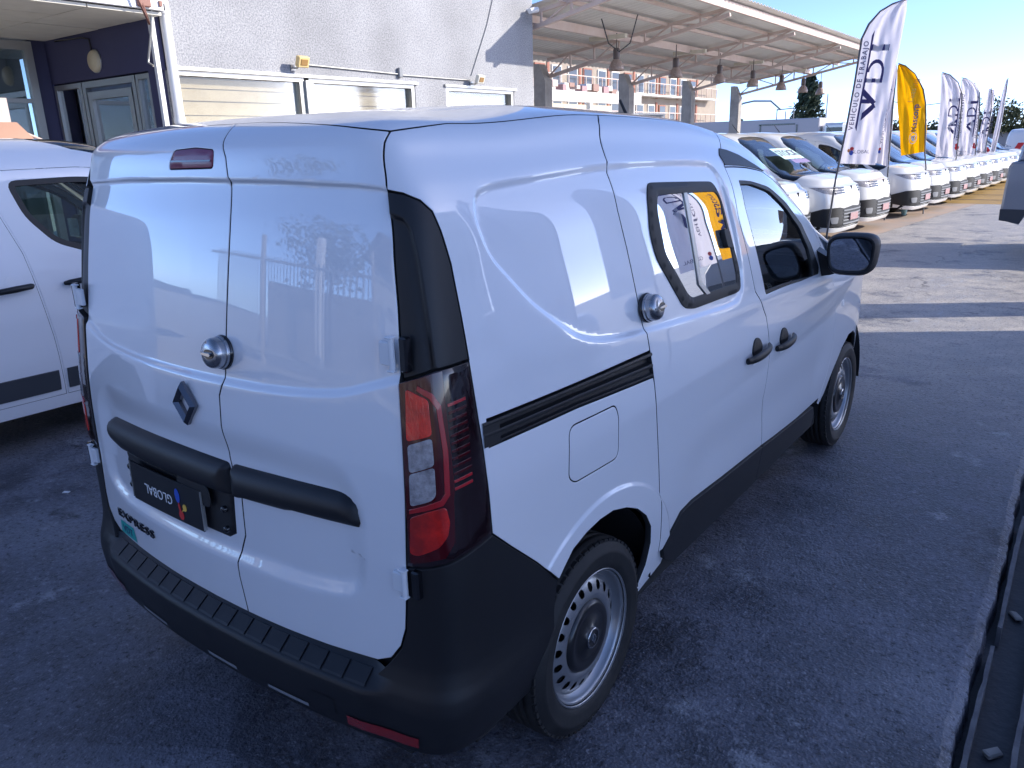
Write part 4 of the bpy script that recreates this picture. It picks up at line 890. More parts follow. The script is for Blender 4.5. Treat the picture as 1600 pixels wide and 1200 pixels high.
# red and white van behind it
rv=copytree(lv); rv['label']='white van with a red side panel beyond the dark silver vehicle'; rv.location=(-1.75,39.2,.0); rv.rotation_euler=(0,0,-math.pi/2)
rp=link('red_panel',geo_mesh('red_panel',[panel_geo(V2.P,V2.N,[(sy(.35),.80),(sy(1.45),.80),(sy(1.45),1.30),(sy(.55),1.30)],(),.1,None,0,.004,.001,.012)],M['red']),rv); rp['label']='red graphic panel'
tm=textmesh('(Me',.36,.003,.012); tm.materials.clear(); tm.materials.append(M['white'])
def _f(c):
    s_=sy(.95)+c[:,0]; h_=1.05+c[:,1]; return V2.P(s_,h_)+V2.N(s_,h_)*(.016+c[:,2])[:,None]
drape(tm,_f); link('panel_lettering',tm,rv)
# ================================================================ GROUND
def groundmat():
    m=bpy.data.materials.new('asphalt'); m.use_nodes=True; n=m.node_tree.nodes; l=m.node_tree.links; p=n['Principled BSDF']
    tc=n.new('ShaderNodeTexCoord')
    def noise(sc,det=6,r=.6):
        t=n.new('ShaderNodeTexNoise'); t.inputs['Scale'].default_value=sc; t.inputs['Detail'].default_value=det; t.inputs['Roughness'].default_value=r; l.new(tc.outputs['Object'],t.inputs['Vector']); return t.outputs[0]
    def mr(x,a,b,c=0,d=1,smooth=True):
        t=n.new('ShaderNodeMapRange'); t.interpolation_type='SMOOTHSTEP' if smooth else 'LINEAR'
        for i,v in zip((1,2,3,4),(a,b,c,d)): t.inputs[i].default_value=v
        l.new(x,t.inputs[0]); return t.outputs[0]
    def mix(f,a,b):
        t=n.new('ShaderNodeMix'); t.data_type='RGBA'
        if isinstance(f,float): t.inputs[0].default_value=f
        else: l.new(f,t.inputs[0])
        for i,v in((6,a),(7,b)):
            if isinstance(v,tuple): t.inputs[i].default_value=(*v,1)
            else: l.new(v,t.inputs[i])
        return t.outputs[2]
    def mth(op,a,b):
        t=n.new('ShaderNodeMath'); t.operation=op
        for i,v in((0,a),(1,b)):
            if isinstance(v,(int,float)): t.inputs[i].default_value=v
            else: l.new(v,t.inputs[i])
        return t.outputs[0]
    sp=n.new('ShaderNodeSeparateXYZ'); l.new(tc.outputs['Object'],sp.inputs[0]); X,Y=sp.outputs[0],sp.outputs[1]
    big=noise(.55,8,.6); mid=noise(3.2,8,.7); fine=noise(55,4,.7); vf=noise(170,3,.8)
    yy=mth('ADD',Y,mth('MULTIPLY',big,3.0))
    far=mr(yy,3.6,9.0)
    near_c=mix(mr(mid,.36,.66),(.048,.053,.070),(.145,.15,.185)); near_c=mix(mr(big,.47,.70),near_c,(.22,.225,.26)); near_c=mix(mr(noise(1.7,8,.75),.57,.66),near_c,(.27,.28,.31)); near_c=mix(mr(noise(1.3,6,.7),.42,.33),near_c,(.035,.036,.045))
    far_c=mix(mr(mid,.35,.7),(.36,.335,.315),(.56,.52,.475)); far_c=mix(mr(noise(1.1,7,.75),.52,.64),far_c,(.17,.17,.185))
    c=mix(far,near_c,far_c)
    g1=noise(38,5,.75); g2=noise(85,4,.8)
    c=mix(mth('MULTIPLY',mr(g1,.54,.66),.55),c,(.30,.30,.34)); c=mix(mth('MULTIPLY',mr(g1,.47,.36),.8),c,(.012,.013,.018))
    c=mix(mth('MULTIPLY',mr(g2,.58,.70),.7),c,(.40,.40,.44)); c=mix(mth('MULTIPLY',mr(g2,.42,.32),.8),c,(.010,.010,.013))
    v2=n.new('ShaderNodeTexVoronoi'); v2.feature='DISTANCE_TO_EDGE'; v2.inputs['Scale'].default_value=.55
    wv=n.new('ShaderNodeVectorMath'); wv.operation='MULTIPLY_ADD'; nz=n.new('ShaderNodeTexNoise'); nz.inputs['Scale'].default_value=2.2; nz.inputs['Detail'].default_value=8; l.new(tc.outputs['Object'],nz.inputs['Vector']); wv.inputs[1].default_value=(.5,.5,.5); l.new(nz.outputs[1],wv.inputs[0]); l.new(tc.outputs['Object'],wv.inputs[2]); l.new(wv.outputs[0],v2.inputs['Vector'])
    crack=mth('MULTIPLY',mr(v2.outputs[0],.010,.002),mr(noise(.8,3,.5),.48,.60)); c=mix(mth('MULTIPLY',mth('MULTIPLY',crack,mr(Y,6.0,9.0)),.6),c,(.03,.03,.035))
    # pale tread-printed wash marks on the lot
    dx=mth('SUBTRACT',X,.75); dy=mth('SUBTRACT',Y,8.6); r=mth('SQRT',mth('ADD',mth('MULTIPLY',dx,dx),mth('MULTIPLY',mth('MULTIPLY',dy,dy),.12)),0)
    mp=n.new('ShaderNodeMapping'); l.new(tc.outputs['Object'],mp.inputs[0]); mp.inputs['Rotation'].default_value=(0,0,-.55); mp.inputs['Scale'].default_value=(7,1.6,1)
    w=n.new('ShaderNodeTexNoise'); w.inputs['Scale'].default_value=1.4; w.inputs['Detail'].default_value=8; w.inputs['Roughness'].default_value=.75; l.new(mp.outputs[0],w.inputs['Vector'])
    st=mth('MULTIPLY',mr(w.outputs[0],.55,.64),mr(r,1.0,.35)); c=mix(mth('MULTIPLY',st,.8),c,(.42,.43,.45))
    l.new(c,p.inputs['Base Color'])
    rg=mr(mid,.3,.75,.42,.72); l.new(rg,p.inputs['Roughness']); p.inputs['Specular IOR Level'].default_value=.6
    v=n.new('ShaderNodeTexVoronoi'); v.inputs['Scale'].default_value=95; l.new(tc.outputs['Object'],v.inputs['Vector'])
    hgt=mth('ADD',mth('MULTIPLY',v.outputs[0],.55),mth('ADD',mth('MULTIPLY',fine,1.1),mth('MULTIPLY',mid,1.4)))
    b=n.new('ShaderNodeBump'); b.inputs['Strength'].default_value=.55; b.inputs['Distance'].default_value=.010; l.new(hgt,b.inputs['Height']); l.new(b.outputs[0],p.inputs['Normal'])
    return m
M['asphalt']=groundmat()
# asphalt left of the drain with a ragged edge
vs=[];fs=[]; ys=np.r_[-60,-20,-5,np.arange(-2,12,.018),np.arange(12.5,30,.5),60,150,400,900]
for y in ys:
    e=1.785+(.006*math.sin(y*3.1)+.0035*math.sin(y*17+1)+.0022*rng.randn() if -2<y<12 else 0)
    vs+=[(-700,y,0),(e-.03,y,0),(e,y,-.012),(e+.012,y,-.11)]
for i in range(len(ys)-1):
    for j in range(3): fs.append((i*4+j,i*4+j+1,(i+1)*4+j+1,(i+1)*4+j))
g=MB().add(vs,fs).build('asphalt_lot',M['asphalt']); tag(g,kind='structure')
g=MB().add([(1.78,-60,-.10),(2.45,-60,-.10),(2.45,40,-.10),(1.78,40,-.10)],[(0,1,2,3)]).build('drain_channel',mat('channel_floor',(.035,.036,.042),.6,bump=(40,.6,.006),var=(8,.8,(.06,.06,.065)))); tag(g,kind='structure')
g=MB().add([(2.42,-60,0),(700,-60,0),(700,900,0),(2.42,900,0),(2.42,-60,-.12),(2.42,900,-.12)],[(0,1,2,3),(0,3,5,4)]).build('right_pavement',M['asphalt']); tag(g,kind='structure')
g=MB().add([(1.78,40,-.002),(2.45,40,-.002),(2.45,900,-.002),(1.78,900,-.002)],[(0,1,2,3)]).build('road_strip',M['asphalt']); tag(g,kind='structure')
def strip(x,w,z,y0,y1,name='kerb_strip'):
    vs=[];fs=[]; ys=np.arange(y0,y1,.06)
    for y in ys:
        j=.003*math.sin(y*4)+.0012*rng.randn(); k=.0025*rng.randn(); vs+=[(x-w/2+j,y,-.11),(x-w/2+j,y,z+k),(x+w/2+j*.5,y,z+k*.5),(x+w/2+j*.5,y,-.11)]
    n=len(ys)
    for i in range(n-1):
        for j in range(3): fs.append((i*4+j,i*4+j+1,(i+1)*4+j+1,(i+1)*4+j))
    fs+=[(0,1,2,3),(4*n-4,4*n-1,4*n-2,4*n-3)]
    o=MB().add(vs,fs).build(name,M['kerb']); tag(o,kind='structure'); return o
strip(1.818,.014,-.025,-2,1.95); strip(1.826,.016,-.02,2.02,3.1); strip(1.836,.018,-.02,3.16,9); strip(1.936,.014,-.03,-2,12)
rock=[(1.880,1.40,.030),(1.868,2.27,.030),(1.875,3.05,.02)]
for k,(x,y,s) in enumerate(rock):
    b=MB().box((0,0,0),(s*1.9,s*.9,s*.5),bev=s*.15); b.v=[tuple(np.array(v)*(1+.25*rng.rand())) for v in b.v]
    o=b.build('rubble_piece',M['concrete']); o.location=(x,y,-.092); o.rotation_euler=(.1,.15,1.0+k); tag(o,('broken concrete chip lying in the drain closest to the camera','larger broken chip further along the drain','small chip at the far end of the drain')[k],'rubble',group='chips in the drain')
o=MB().box((0,0,0),(.035,.02,.004)).build('litter',M['tape']); o.location=(-2.38,.62,.004); o.rotation_euler=(0,0,.5); tag(o,'scrap of white litter on the dark asphalt between the two near vans','litter')
# yellow painted ground further back, with darker bands
yp=mat('yellow_paint_ground',(.42,.26,.07),.7,var=(1.5,.9,(.30,.19,.07)),bump=(30,.4,.004))
g=MB().add([(-6,22.4,.004),(1.7,22.2,.004),(1.7,45,.004),(-6,45,.004)],[(0,1,2,3)]).build('yellow_painted_ground',yp); tag(g,kind='structure')
for yy in(23.6,25.6,28.2):
    g=MB().add([(-6,yy,.008),(1.7,yy,.008),(1.7,yy+.18,.008),(-6,yy+.18,.008)],[(0,1,2,3)]).build('ground_joint',mat('joint',(.12,.09,.06),.8)); tag(g,kind='structure')
og=mat('orange_wash',(.48,.34,.25),.7,var=(1.2,1,(.36,.32,.29)))
g=MB().add([(-6,12.2,.004),(-1.35,13.8,.004),(-.9,19,.004),(-.6,22.3,.004),(-6,22.3,.004)],[(0,1,2,3,4)]).build('stained_ground',og); tag(g,kind='structure')
g=MB().add([(-30,-14,.012),(-5.15,-14,.012),(-5.15,11,.012),(-30,11,.012)],[(0,1,2,3)]).build('bounce_strip',mat('bounce_strip_concrete',(.52,.49,.45),.8,var=(1.4,.6,(.42,.39,.36)))); tag(g,kind='structure')  # hidden pale strip, added to bounce light up to the porch ceiling
g=MB().box((-5.10,-1.5,.02),(.10,25,.10)).build('bounce_strip_edge',M['concrete']); tag(g,kind='structure')
# bucket/cup by the wheel
o=MB().lathe([(0,0),(.05,0),(.075,.22),(.07,.22),(.048,.01)],n=16).build('bucket',mat('pale_blue_bucket',(.35,.62,.66),.5)); o.location=(-1.61,18.5,0); tag(o,'small pale blue bucket standing by the front wheel of the shaded-side van','bucket')
# ================================================================ OFFICE BUILDING (left, behind)
def stucco():
    m=bpy.data.materials.new('stucco'); m.use_nodes=True; n=m.node_tree.nodes; l=m.node_tree.links; p=n['Principled BSDF']; p.inputs['Roughness'].default_value=.9
    tc=n.new('ShaderNodeTexCoord'); t=n.new('ShaderNodeTexNoise'); t.inputs['Scale'].default_value=52; t.inputs['Detail'].default_value=5; t.inputs['Roughness'].default_value=.8; l.new(tc.outputs['Object'],t.inputs['Vector'])
    cr=n.new('ShaderNodeValToRGB'); e=cr.color_ramp.elements; e[0].position=.36; e[0].color=(.22,.23,.26,1); e[1].position=.58; e[1].color=(.56,.56,.58,1); l.new(t.outputs[0],cr.inputs[0])
    t2=n.new('ShaderNodeTexNoise'); t2.inputs['Scale'].default_value=1.1; t2.inputs['Detail'].default_value=5; l.new(tc.outputs['Object'],t2.inputs['Vector']); mx=n.new('ShaderNodeMix'); mx.data_type='RGBA'; mx.blend_type='MULTIPLY'; mx.inputs[0].default_value=.55
    l.new(cr.outputs[0],mx.inputs[6]); l.new(t2.outputs[0],mx.inputs[7]); l.new(mx.outputs[2],p.inputs['Base Color'])
    b=n.new('ShaderNodeBump'); b.inputs['Strength'].default_value=.4; b.inputs['Distance'].default_value=.006; l.new(t.outputs[0],b.inputs['Height']); l.new(b.outputs[0],p.inputs['Normal']); return m
M['stucco']=stucco()
WX=-6.5
bld=thing('office_building','grey rough-stuccoed office building with boarded windows and a navy entrance porch','building',(WX,4,0))
def part(mb,name,m,par=None,label=None):
    par=par or bld; 
    root=par
    while root.parent: root=root.parent
    mb.v=[(v[0]-root.location.x,v[1]-root.location.y,v[2]-root.location.z) for v in mb.v]; o=mb.build(name,m,par)
    if label: o['label']=label
    return o
HW=2.60
b=MB(); T=.3; cxw=WX-T/2
y0,y1=4.06,11.05; top=7.0
b.box((cxw,(y0+y1)/2,(HW+.03+top)/2),(T,y1-y0,top-HW-.03))
for a,c in((y0,4.14),(7.99,8.68),(10.46,y1)): b.box((cxw,(a+c)/2,(HW+.03)/2),(T,c-a,HW+.03))
for a,c in((4.14,7.99),(8.68,10.46)): b.box((cxw,(a+c)/2,.5),(T,c-a,1.0))
b.box((WX-4,11.05-.15,3.5),(7.4,.3,7.0))
part(b,'stucco_wall',M['stucco'])
M['dustglass']=glassmat('dusty_glass',(.92,.90,.84),.5,.08)
M['doorglass']=glassmat('door_glass',(.8,.84,.8),3.0)
def window(ya,yb,nb,name='window'):
    f=MB(); x=WX-.06; za,zb=1.0,HW+.03
    f.box((x,(ya+yb)/2,zb-.025),(.10,yb-ya,.05)); f.box((x,(ya+yb)/2,za+.025),(.10,yb-ya,.05))
    for y in(ya+.035,yb-.035): f.box((x,y,(za+zb)/2),(.10,.07,zb-za-.1))
    w_=part(f,name,M['alu'])
    part(MB().box((WX-.075,(ya+yb)/2,(za+zb)/2),(.006,yb-ya-.14,zb-za-.1)),'window_glass',M['dustglass'],w_)
    z=zb-.06; k=0
    while z>za+.1:
        hh=.115+.02*((k*7)%3); bb=MB(); j=.004*rng.randn()
        bb.box((WX-.16+(.012 if k%2 else 0),(ya+yb)/2,z-hh/2),(.02,yb-ya-.14,hh-.012),M=Matrix.Rotation(j,3,'X')); part(bb,'shutter_board',M['cream'],w_); z-=hh; k+=1
    part(MB().box((WX-.22,(ya+yb)/2,(za+zb)/2),(.01,yb-ya,zb-za)),'window_back',M['darkroom'],w_)
window(4.14,5.94,9); window(6.02,7.99,9); window(8.68,10.46,9)
part(MB().box((WX-.02,5.98,1.8),(.10,.076,1.6)),'mullion',M['alu'])
b=MB(); b.box((WX+.012,6.06,HW+.05),(.05,3.95,.035)); part(b,'window_hood',M['alu']); b=MB(); b.box((WX+.012,9.57,HW+.05),(.05,1.86,.035)); part(b,'window_hood',M['alu'])
# porch: navy end wall, ceiling panels, entrance
PY=3.95; CZ=3.12
b=MB(); b.box((-7.70,PY+.09,(CZ+.4+2.62)/2),(2.40,.18,CZ+.4-2.62)); b.box((-9.0,PY+.09,1.5),(.22,.18,3.9)); b.box((-6.60,PY+.09,1.31),(.14,.18,2.62)); b.box((-8.98,PY+.1,3.3),(.16,.18,.44))
part(b,'porch_end_wall',M['navy'])
part(MB().box((-6.47,PY-.0,2.2),(.05,.05,4.4)),'corner_trim',M['white'])
# entrance: two sidelights and a door
def leaf(xa,xb,name,fw,top=2.60,bot=.0,sub=True,pane=True):
    f=MB(); y=PY+.04
    f.box(((xa+xb)/2,y,top-fw/2),(xb-xa,.07,fw)); f.box(((xa+xb)/2,y,bot+fw),(xb-xa,.07,fw*2))
    for x in(xa+fw/2,xb-fw/2): f.box((x,y,(top+bot)/2),(fw,.072,top-bot))
    o=part(f,name,M['alu'])
    if pane: part(MB().box(((xa+xb)/2,y+.005,(top+bot)/2),(xb-xa-fw*2,.006,top-bot-fw*2)),'glass_pane',M['doorglass'],o)
    return o
leaf(-8.89,-8.20,'side_window',.055); d_=leaf(-8.18,-6.98,'entrance_frame',.07,pane=False); leaf(-6.96,-6.67,'side_window',.05)
d2=leaf(-8.08,-7.08,'entrance_door',.085,2.48,.03)
part(MB().box((-7.19,PY-.02,1.1),(.03,.05,.4),bev=.01),'door_pull',M['alu'],d2)
part(MB().add([(-8.02,PY+.16,2.30),(-7.72,PY+.16,2.30),(-7.88,PY+.18,1.4),(-7.98,PY+.18,.9),(-8.02,PY+.16,.9)],[(0,1,2,3,4)]),'door_curtain',M['curtain'],d2)
part(MB().box((-7.85,PY-.004,1.62),(.12,.004,.16)),'door_sticker',M['teal'],d2)
part(MB().box((-7.9,PY+2.0,1.6),(2.1,.05,3.2)),'hall_back_wall',M['darkroom'])
part(MB().box((-8.98,PY+1.15,1.6),(.05,1.7,3.2)),'hall_side_wall',M['white_wall'])
part(MB().box((-8.3,PY+1.2,.55),(.9,.5,1.05),bev=.02),'reception_desk',M['navy'])
# left shop window on the recessed wall
f=MB(); x=-8.90
f.box((x,1.3,3.05),(.08,4.9,.10)); f.box((x,1.3,.1),(.08,4.9,.2)); 
for y in(3.72,1.9,0.1,-1.1): f.box((x,y,1.6),(.085,.09,3.0))
f.box((x,1.3,2.42),(.07,4.9,.05))
sw_=part(f,'shop_window',M['alu'])
part(MB().box((x,1.3,1.6),(.006,4.9,2.9)),'glass_pane',M['doorglass'],sw_); part(MB().box((x-.09,3.86,1.6),(.12,.18,3.2)),'wall_pier',M['navy'])
part(MB().box((x-2.2,1.3,1.6),(.05,6.5,3.2)),'shop_back_wall',M['darkroom']); part(MB().box((x-1.1,1.3,3.15),(2.2,6.5,.05)),'shop_ceiling',M['ceil'])
for k in range(4):
    for j in range(9):
        xa=-8.86+k*.66; ya=-3.0+j*.772
        part(MB().box((xa+.325,ya+.383,CZ+.015+.002*rng.randn()),(.645,.758,.03)),'ceiling_panel',M['ceil'])
part(MB().box((-7.56,.5,CZ+.09),(2.62,7.0,.06)),'ceiling_deck',M['curtain'])
part(MB().box((-6.20,.46,CZ+.09),(.06,6.95,.10)),'porch_fascia',M['white'])
part(MB().box((-6.9,.4,CZ+.32),(1.34,7.0,.30)),'porch_roof_edge',mat('maroon_edge',(.10,.04,.05),.7))
# downpipe with bends
b=MB(); b.tube([(WX+.06,4.10,.0),(WX+.06,4.10,3.30),(WX+.05,4.02,3.46),(WX+.05,3.84,3.58),(WX+.05,3.55,3.66)],.055,12); 
for z in(.9,2.1,3.2): b.lathe([(.062,-.03),(.062,.03)],c=(WX+.06,4.10,z),n=12)
o=part(b,'downpipe',M['white'])
b=MB(); b.box((-6.22,3.72,3.28),(.16,.14,.22),bev=.01); b.box((-6.3,3.9,3.22),(.3,.03,.05)); b.tube([(-6.15,3.7,3.2),(-6.08,3.7,3.0),(-6.1,3.6,3.3)],.012,6); part(b,'service_bracket',mat('rust_bracket',(.28,.13,.10),.6))
b=MB(); b.tube([(-6.30,3.88,3.25),(-6.33,3.86,3.0),(-6.42,3.84,2.75),(-6.45,3.84,2.68),(-6.36,3.84,2.64)],.012,6); part(b,'loose_cable',M['alu'])
b=MB(); b.tube([(-8.6,PY-.02,3.09),(-7.95,PY-.02,3.07),(-7.78,PY-.02,3.04),(-7.76,PY-.02,2.90)],.010,6); part(b,'conduit',M['blackg'])
o=MB().lathe([(0,-.045),(.10,-.04),(.118,-.02),(.12,.0)],ax='Y',n=32).build('wall_lamp',mat('lamp_diffuser',(.62,.53,.36),.5)); o.location=(-7.74,PY-.012,2.80); tag(o,'round cream bulkhead lamp on the navy porch wall above the entrance','wall lamp')
b=MB().lathe([(.12,.0),(.128,-.005),(.128,.012),(.12,.012)],ax='Y',n=32); r_=b.build('lamp_ring',M['alu'],o)
# floodlights, junction box, conduit, camera on the stucco
def flood(y,z,label,c):
    o=thing('floodlight',label,'floodlight',(WX,y,z),0,'floodlights on the stucco wall')
    col=mat('flood_body',c,.5)
    h=MB(); h.box((.17,0,0),(.07,.17,.13),M=Matrix.Rotation(.35,3,'Y'),bev=.01); h.build('lamp_body',col,o)
    h=MB(); h.box((.205,0,-.012),(.012,.10,.07),M=Matrix.Rotation(.35,3,'Y')); h.build('lamp_lens',mat('flood_lens',(.35,.2,.07),.3),o)
    h=MB(); h.tube([(0,-.03,-.06),(.09,-.03,-.07),(.15,-.02,-.03)],.012,6); h.box((.012,-.03,-.06),(.024,.07,.07)); h.build('bracket',M['alu'],o)
flood(5.80,2.80,'cream floodlight above the left boarded window, aimed outward',(.75,.55,.25)); flood(9.32,2.76,'pale floodlight above the narrow right window',(.75,.72,.62))
o=MB().box((0,0,0),(.05,.07,.13),bev=.008).build('junction_box',M['grey']); o.location=(WX+.03,7.66,2.78); tag(o,'small grey junction box midway along the conduit on the stucco wall','junction box')
b=MB(); b.tube([(.02,5.90,2.79),(.02,7.62,2.76)],.011,6); b.tube([(.02,7.72,2.75),(.02,9.24,2.75)],.011,6); o=b.build('wall_conduit',M['alu']); o.location=(WX,0,0); tag(o,'thin conduit run between the two floodlights','conduit')
b=MB(); b.tube([(.012,9.30,2.82),(.012,9.75,3.6),(.012,10.1,4.4)],.007,5); o=b.build('wall_cable',M['grey']); o.location=(WX,0,0); tag(o,'thin cable rising diagonally from the right floodlight','cable')
o=thing('security_camera','white security camera at the far upper corner of the stucco wall','camera',(WX,10.9,3.95)); MB().tube([(.0,0,0),(.12,0,-.02)],.02,8).build('bracket',M['white'],o); MB().tube([(.12,-.1,-.04),(.14,.10,.0)],.045,12).build('camera_body',M['white'],o)
# copper hood standing behind the left van
o=thing('copper_hood','copper-coloured tapered metal hood with an upright plate, behind the left van','hood',(-5.35,1.75,0))
h=MB(); P4=[(-.30,-.35),(.30,-.35),(.30,.35),(-.30,.35)]; t4=[(-.12,-.12),(.16,-.12),(.16,.16),(-.12,.16)]
h.add([(a,c,1.72) for a,c in P4]+[(a,c,2.02) for a,c in t4],[(0,1,5,4),(1,2,6,5),(2,3,7,6),(3,0,4,7),(4,5,6,7)]); h.build('hood_cone',M['copper'],o)
MB().box((0,0,1.69),(.64,.74,.06)).build('hood_rim',M['copper'],o); MB().box((.02,.12,2.11),(.03,.10,.20)).build('upright_plate',M['truss'],o)
MB().tube([(.1,.1,2.0),(.28,.62,1.72)],.012,6).build('stay_rod',M['truss'],o); MB().box((0,0,.83),(.12,.12,1.66)).build('post',M['grey'],o)
# ================================================================ CANOPY OVER THE ROW
cp=thing('canopy','long open lean-to canopy of corrugated sheet on steel trusses and concrete columns','canopy',(-9,15,0))
def cpart(mb,name,m,par=None): return part(mb,name,m,par or cp)
XC=-9.0; XE=-4.55
ycol=[11.2,15.1,19.15,23.2,27.2]
zb0,zt0=3.24,3.62; zbe,zte=4.10,4.22     # bottom / top chord heights at column and tip
def sheet_z(x): return 3.70+(x-XC)*(4.34-3.70)/(XE-XC)
for k,y in enumerate(ycol):
    if k: 
        b=MB(); b.prism([(XC-.12,0),(XC+.20,0),(XC+.20,3.14),(XC+.02,3.52),(XC-.12,3.52)],y-.27,y+.02,M=XZ); cpart(b,'column',M['concrete'])
    b=MB(); x0=XC+.1
    b.bar((x0,y,zb0),(XE,y,zbe),.07,.07); b.bar((x0,y,zt0),(XE,y,zte),.06,.06); tr=cpart(b,'truss',M['truss'])
    n=7
    for i in range(n+1):
        t=i/n; t2=(i+.5)/n; xa=x0+(XE-x0)*t; p0=Vector((xa,y,zb0+(zbe-zb0)*t)); p1=Vector((xa,y,zt0+(zte-zt0)*t))
        if i and i<n: w_=MB(); w_.bar(p0,p1,.035,.035); cpart(w_,'truss_web',M['truss'],tr)
        if i<n:
            tn=(i+1)/n; xb=x0+(XE-x0)*tn; q0=Vector((xb,y,zb0+(zbe-zb0)*tn)); q1=Vector((xb,y,zt0+(zte-zt0)*tn))
            w_=MB(); w_.bar(p0 if i%2==0 else p1,q1 if i%2==0 else q0,.03,.03); cpart(w_,'truss_web',M['truss'],tr)
for x in(-8.6,-7.7,-6.8,-5.9,-5.2):
    b=MB(); z=sheet_z(x)-.06; b.box((x,19.6,z-.03 if x!=-6.8 else z-.08),(.06,17.2,.06 if x!=-6.8 else .16)); cpart(b,'purlin',M['truss'])
b=MB(); b.box((XE+.02,19.6,sheet_z(XE)-.10),(.07,17.2,.15)); cpart(b,'edge_beam',M['truss'])
for k,y in enumerate(ycol[1:]):
    b=MB(); b.box((-6.8+.35*0,y-.9,sheet_z(-6.8)-.20),(.85,.10,.08)); cpart(b,'cleat',M['cream'])
# corrugated roof sheets, one per bay strip
wav=lambda u:.018*math.sin(u*2*math.pi/.19)
for k in range(18):
    ya=11.1+k*.95; ys_=np.linspace(ya,ya+.955,21); vs=[];fs=[]; dz=.004*(k%2)
    for y in ys_:
        for x in(XC-.32,XE+.22): vs.append((x,y,sheet_z(x)+wav(y)+dz))
    for y in ys_:
        for x in(XC-.32,XE+.22): vs.append((x,y,sheet_z(x)+wav(y)+dz+.006))
    n=len(ys_)
    for i in range(n-1): fs+=[(2*i,2*i+2,2*i+3,2*i+1),(2*n+2*i,2*n+2*i+1,2*n+2*i+3,2*n+2*i+2),(2*i+1,2*i+3,2*n+2*i+3,2*n+2*i+1)]
    cpart(MB().add(vs,fs),'roof_sheet',M['sheet'])
cpart(MB().tube([(-6.2,12.9,3.98),(-6.1,13.0,3.55),(-5.95,13.15,3.40),(-5.8,13.3,3.55),(-5.7,13.4,4.05)],.012,5),'loose_cable',M['blackg'])
LAMPL=['largest and nearest bell-shaped pendant lamp under the canopy','second pendant lamp from the stucco wall','third pendant lamp from the stucco wall','fourth pendant lamp, next to the second-last concrete column','fifth pendant lamp, before the open end truss','sixth pendant lamp hanging against the sky','last pendant lamp, against the end truss and sky']
M['lampmetal']=mat('lamp_metal',(.12,.09,.08),.5); M['lampshade']=mat('lamp_shade_prismatic',(.30,.21,.17),.35,bump=(30,.6,.01),var=(30,.8,(.5,.4,.33)))
for k,y in enumerate([14.25,17.1,19.75,22.2,24.7,26.9,28.9]):
    o=thing('pendant_lamp',LAMPL[k],'pendant lamp',(-6.62,y,3.27),0,'bell lamps hanging under the canopy')
    MB().tube([(0,0,.32),(0,0,.62)],.012,6).build('hanger',M['lampmetal'],o); MB().lathe([(0,.34),(.055,.33),(.07,.30),(.07,.14),(.06,.12)],n=16).build('ballast',M['lampmetal'],o)
    MB().lathe([(.05,.13),(.075,.11),(.12,.05),(.155,-.03),(.168,-.10),(.16,-.10),(.145,-.03),(.11,.04),(.05,.10)],n=20).build('lamp_shade',M['lampshade'],o)
# ================================================================ FLAGS
def flag(name,label,y,left,right,pole,base,m,group,wave=.03,n=22,depth_dir=0.,texts=(),flip=False,ph=0.):
    """left/right: edge curves as (z -> x) lists, at depth plane y"""
    o=thing(name,label,'flag',(base[0],y,base[1]),0,group)
    zs=np.array(sorted(set([p[1] for p in left]+[p[1] for p in right]))); z0=max(left[0][1],right[0][1]); z1=min(left[-1][1],right[-1][1])
    Lf=PC([p[1] for p in left],[p[0] for p in left]); Rf=PC([p[1] for p in right],[p[0] for p in right])
    def pos(a,z):
        x=Lf(z)*(1-a)+Rf(z)*a; wv=wave*(np.sin(a*9+z*2.1+ph)+.6*np.sin(a*19-z*3.3+ph*2)+.35*np.sin(a*31+z*7+ph))
        return np.stack([x-base[0],wv*np.minimum(1,a*3)+depth_dir*(x-base[0]),z-base[1]+0*x],-1)
    A,Z_=np.meshgrid(np.linspace(0,1,n),np.linspace(left[0][1],left[-1][1],60),indexing='ij')
    # bottom edge slant handled by the curves' own start heights
    Zs=Z_+(1-A)*0+A*(right[0][1]-left[0][1])*np.clip((left[-1][1]-Z_)/(left[-1][1]-left[0][1]),0,1)+A*(right[-1][1]-left[-1][1])*np.clip((Z_-left[0][1])/(left[-1][1]-left[0][1]),0,1)
    V=pos(A,Zs).reshape(-1,3); k=60; F=[(i*k+j,(i+1)*k+j,(i+1)*k+j+1,i*k+j+1) for i in range(n-1) for j in range(k-1)]
    V2_=V+np.array([0,.0016,0]); mb=MB(); mb.add(V,F,True); mb.add(V2_,[f[::-1] for f in F],True); mb.build('flag_cloth',m,o)
    pp=[(p[0]-base[0],.004,p[1]-base[1]) for p in pole]; MB().tube(pp,[.016]*max(1,len(pp)-3)+[.012]*min(3,len(pp)-1) if len(pp)>3 else .014,8).build('flag_pole',M['pole'],o)
    for kind,args in texts:
        poly_or_me,mm,nm,(cx,cz,ang,sx) = args
        me=poly_or_me; me.materials.clear(); me.materials.append(mm)
        ca,sa=math.cos(ang),math.sin(ang)
        def fn(c,side=-1):
            u=c[:,0]*sx; v=c[:,1]; X_=cx+u*ca-v*sa; Zz=cz+u*sa+v*ca
            if flip: X_=2*cx-X_
            a=np.clip((X_-Lf(Zz))/np.maximum(Rf(Zz)-Lf(Zz),1e-3),0,1); p=pos(a,Zz); p[:,0]=X_-base[0]; p[:,1]+= -.004+c[:,2]*0; return p
        drape(me,fn); link(nm,me,o)
    return o
M['pole']=mat('flag_pole_grey',(.10,.10,.11),.4)
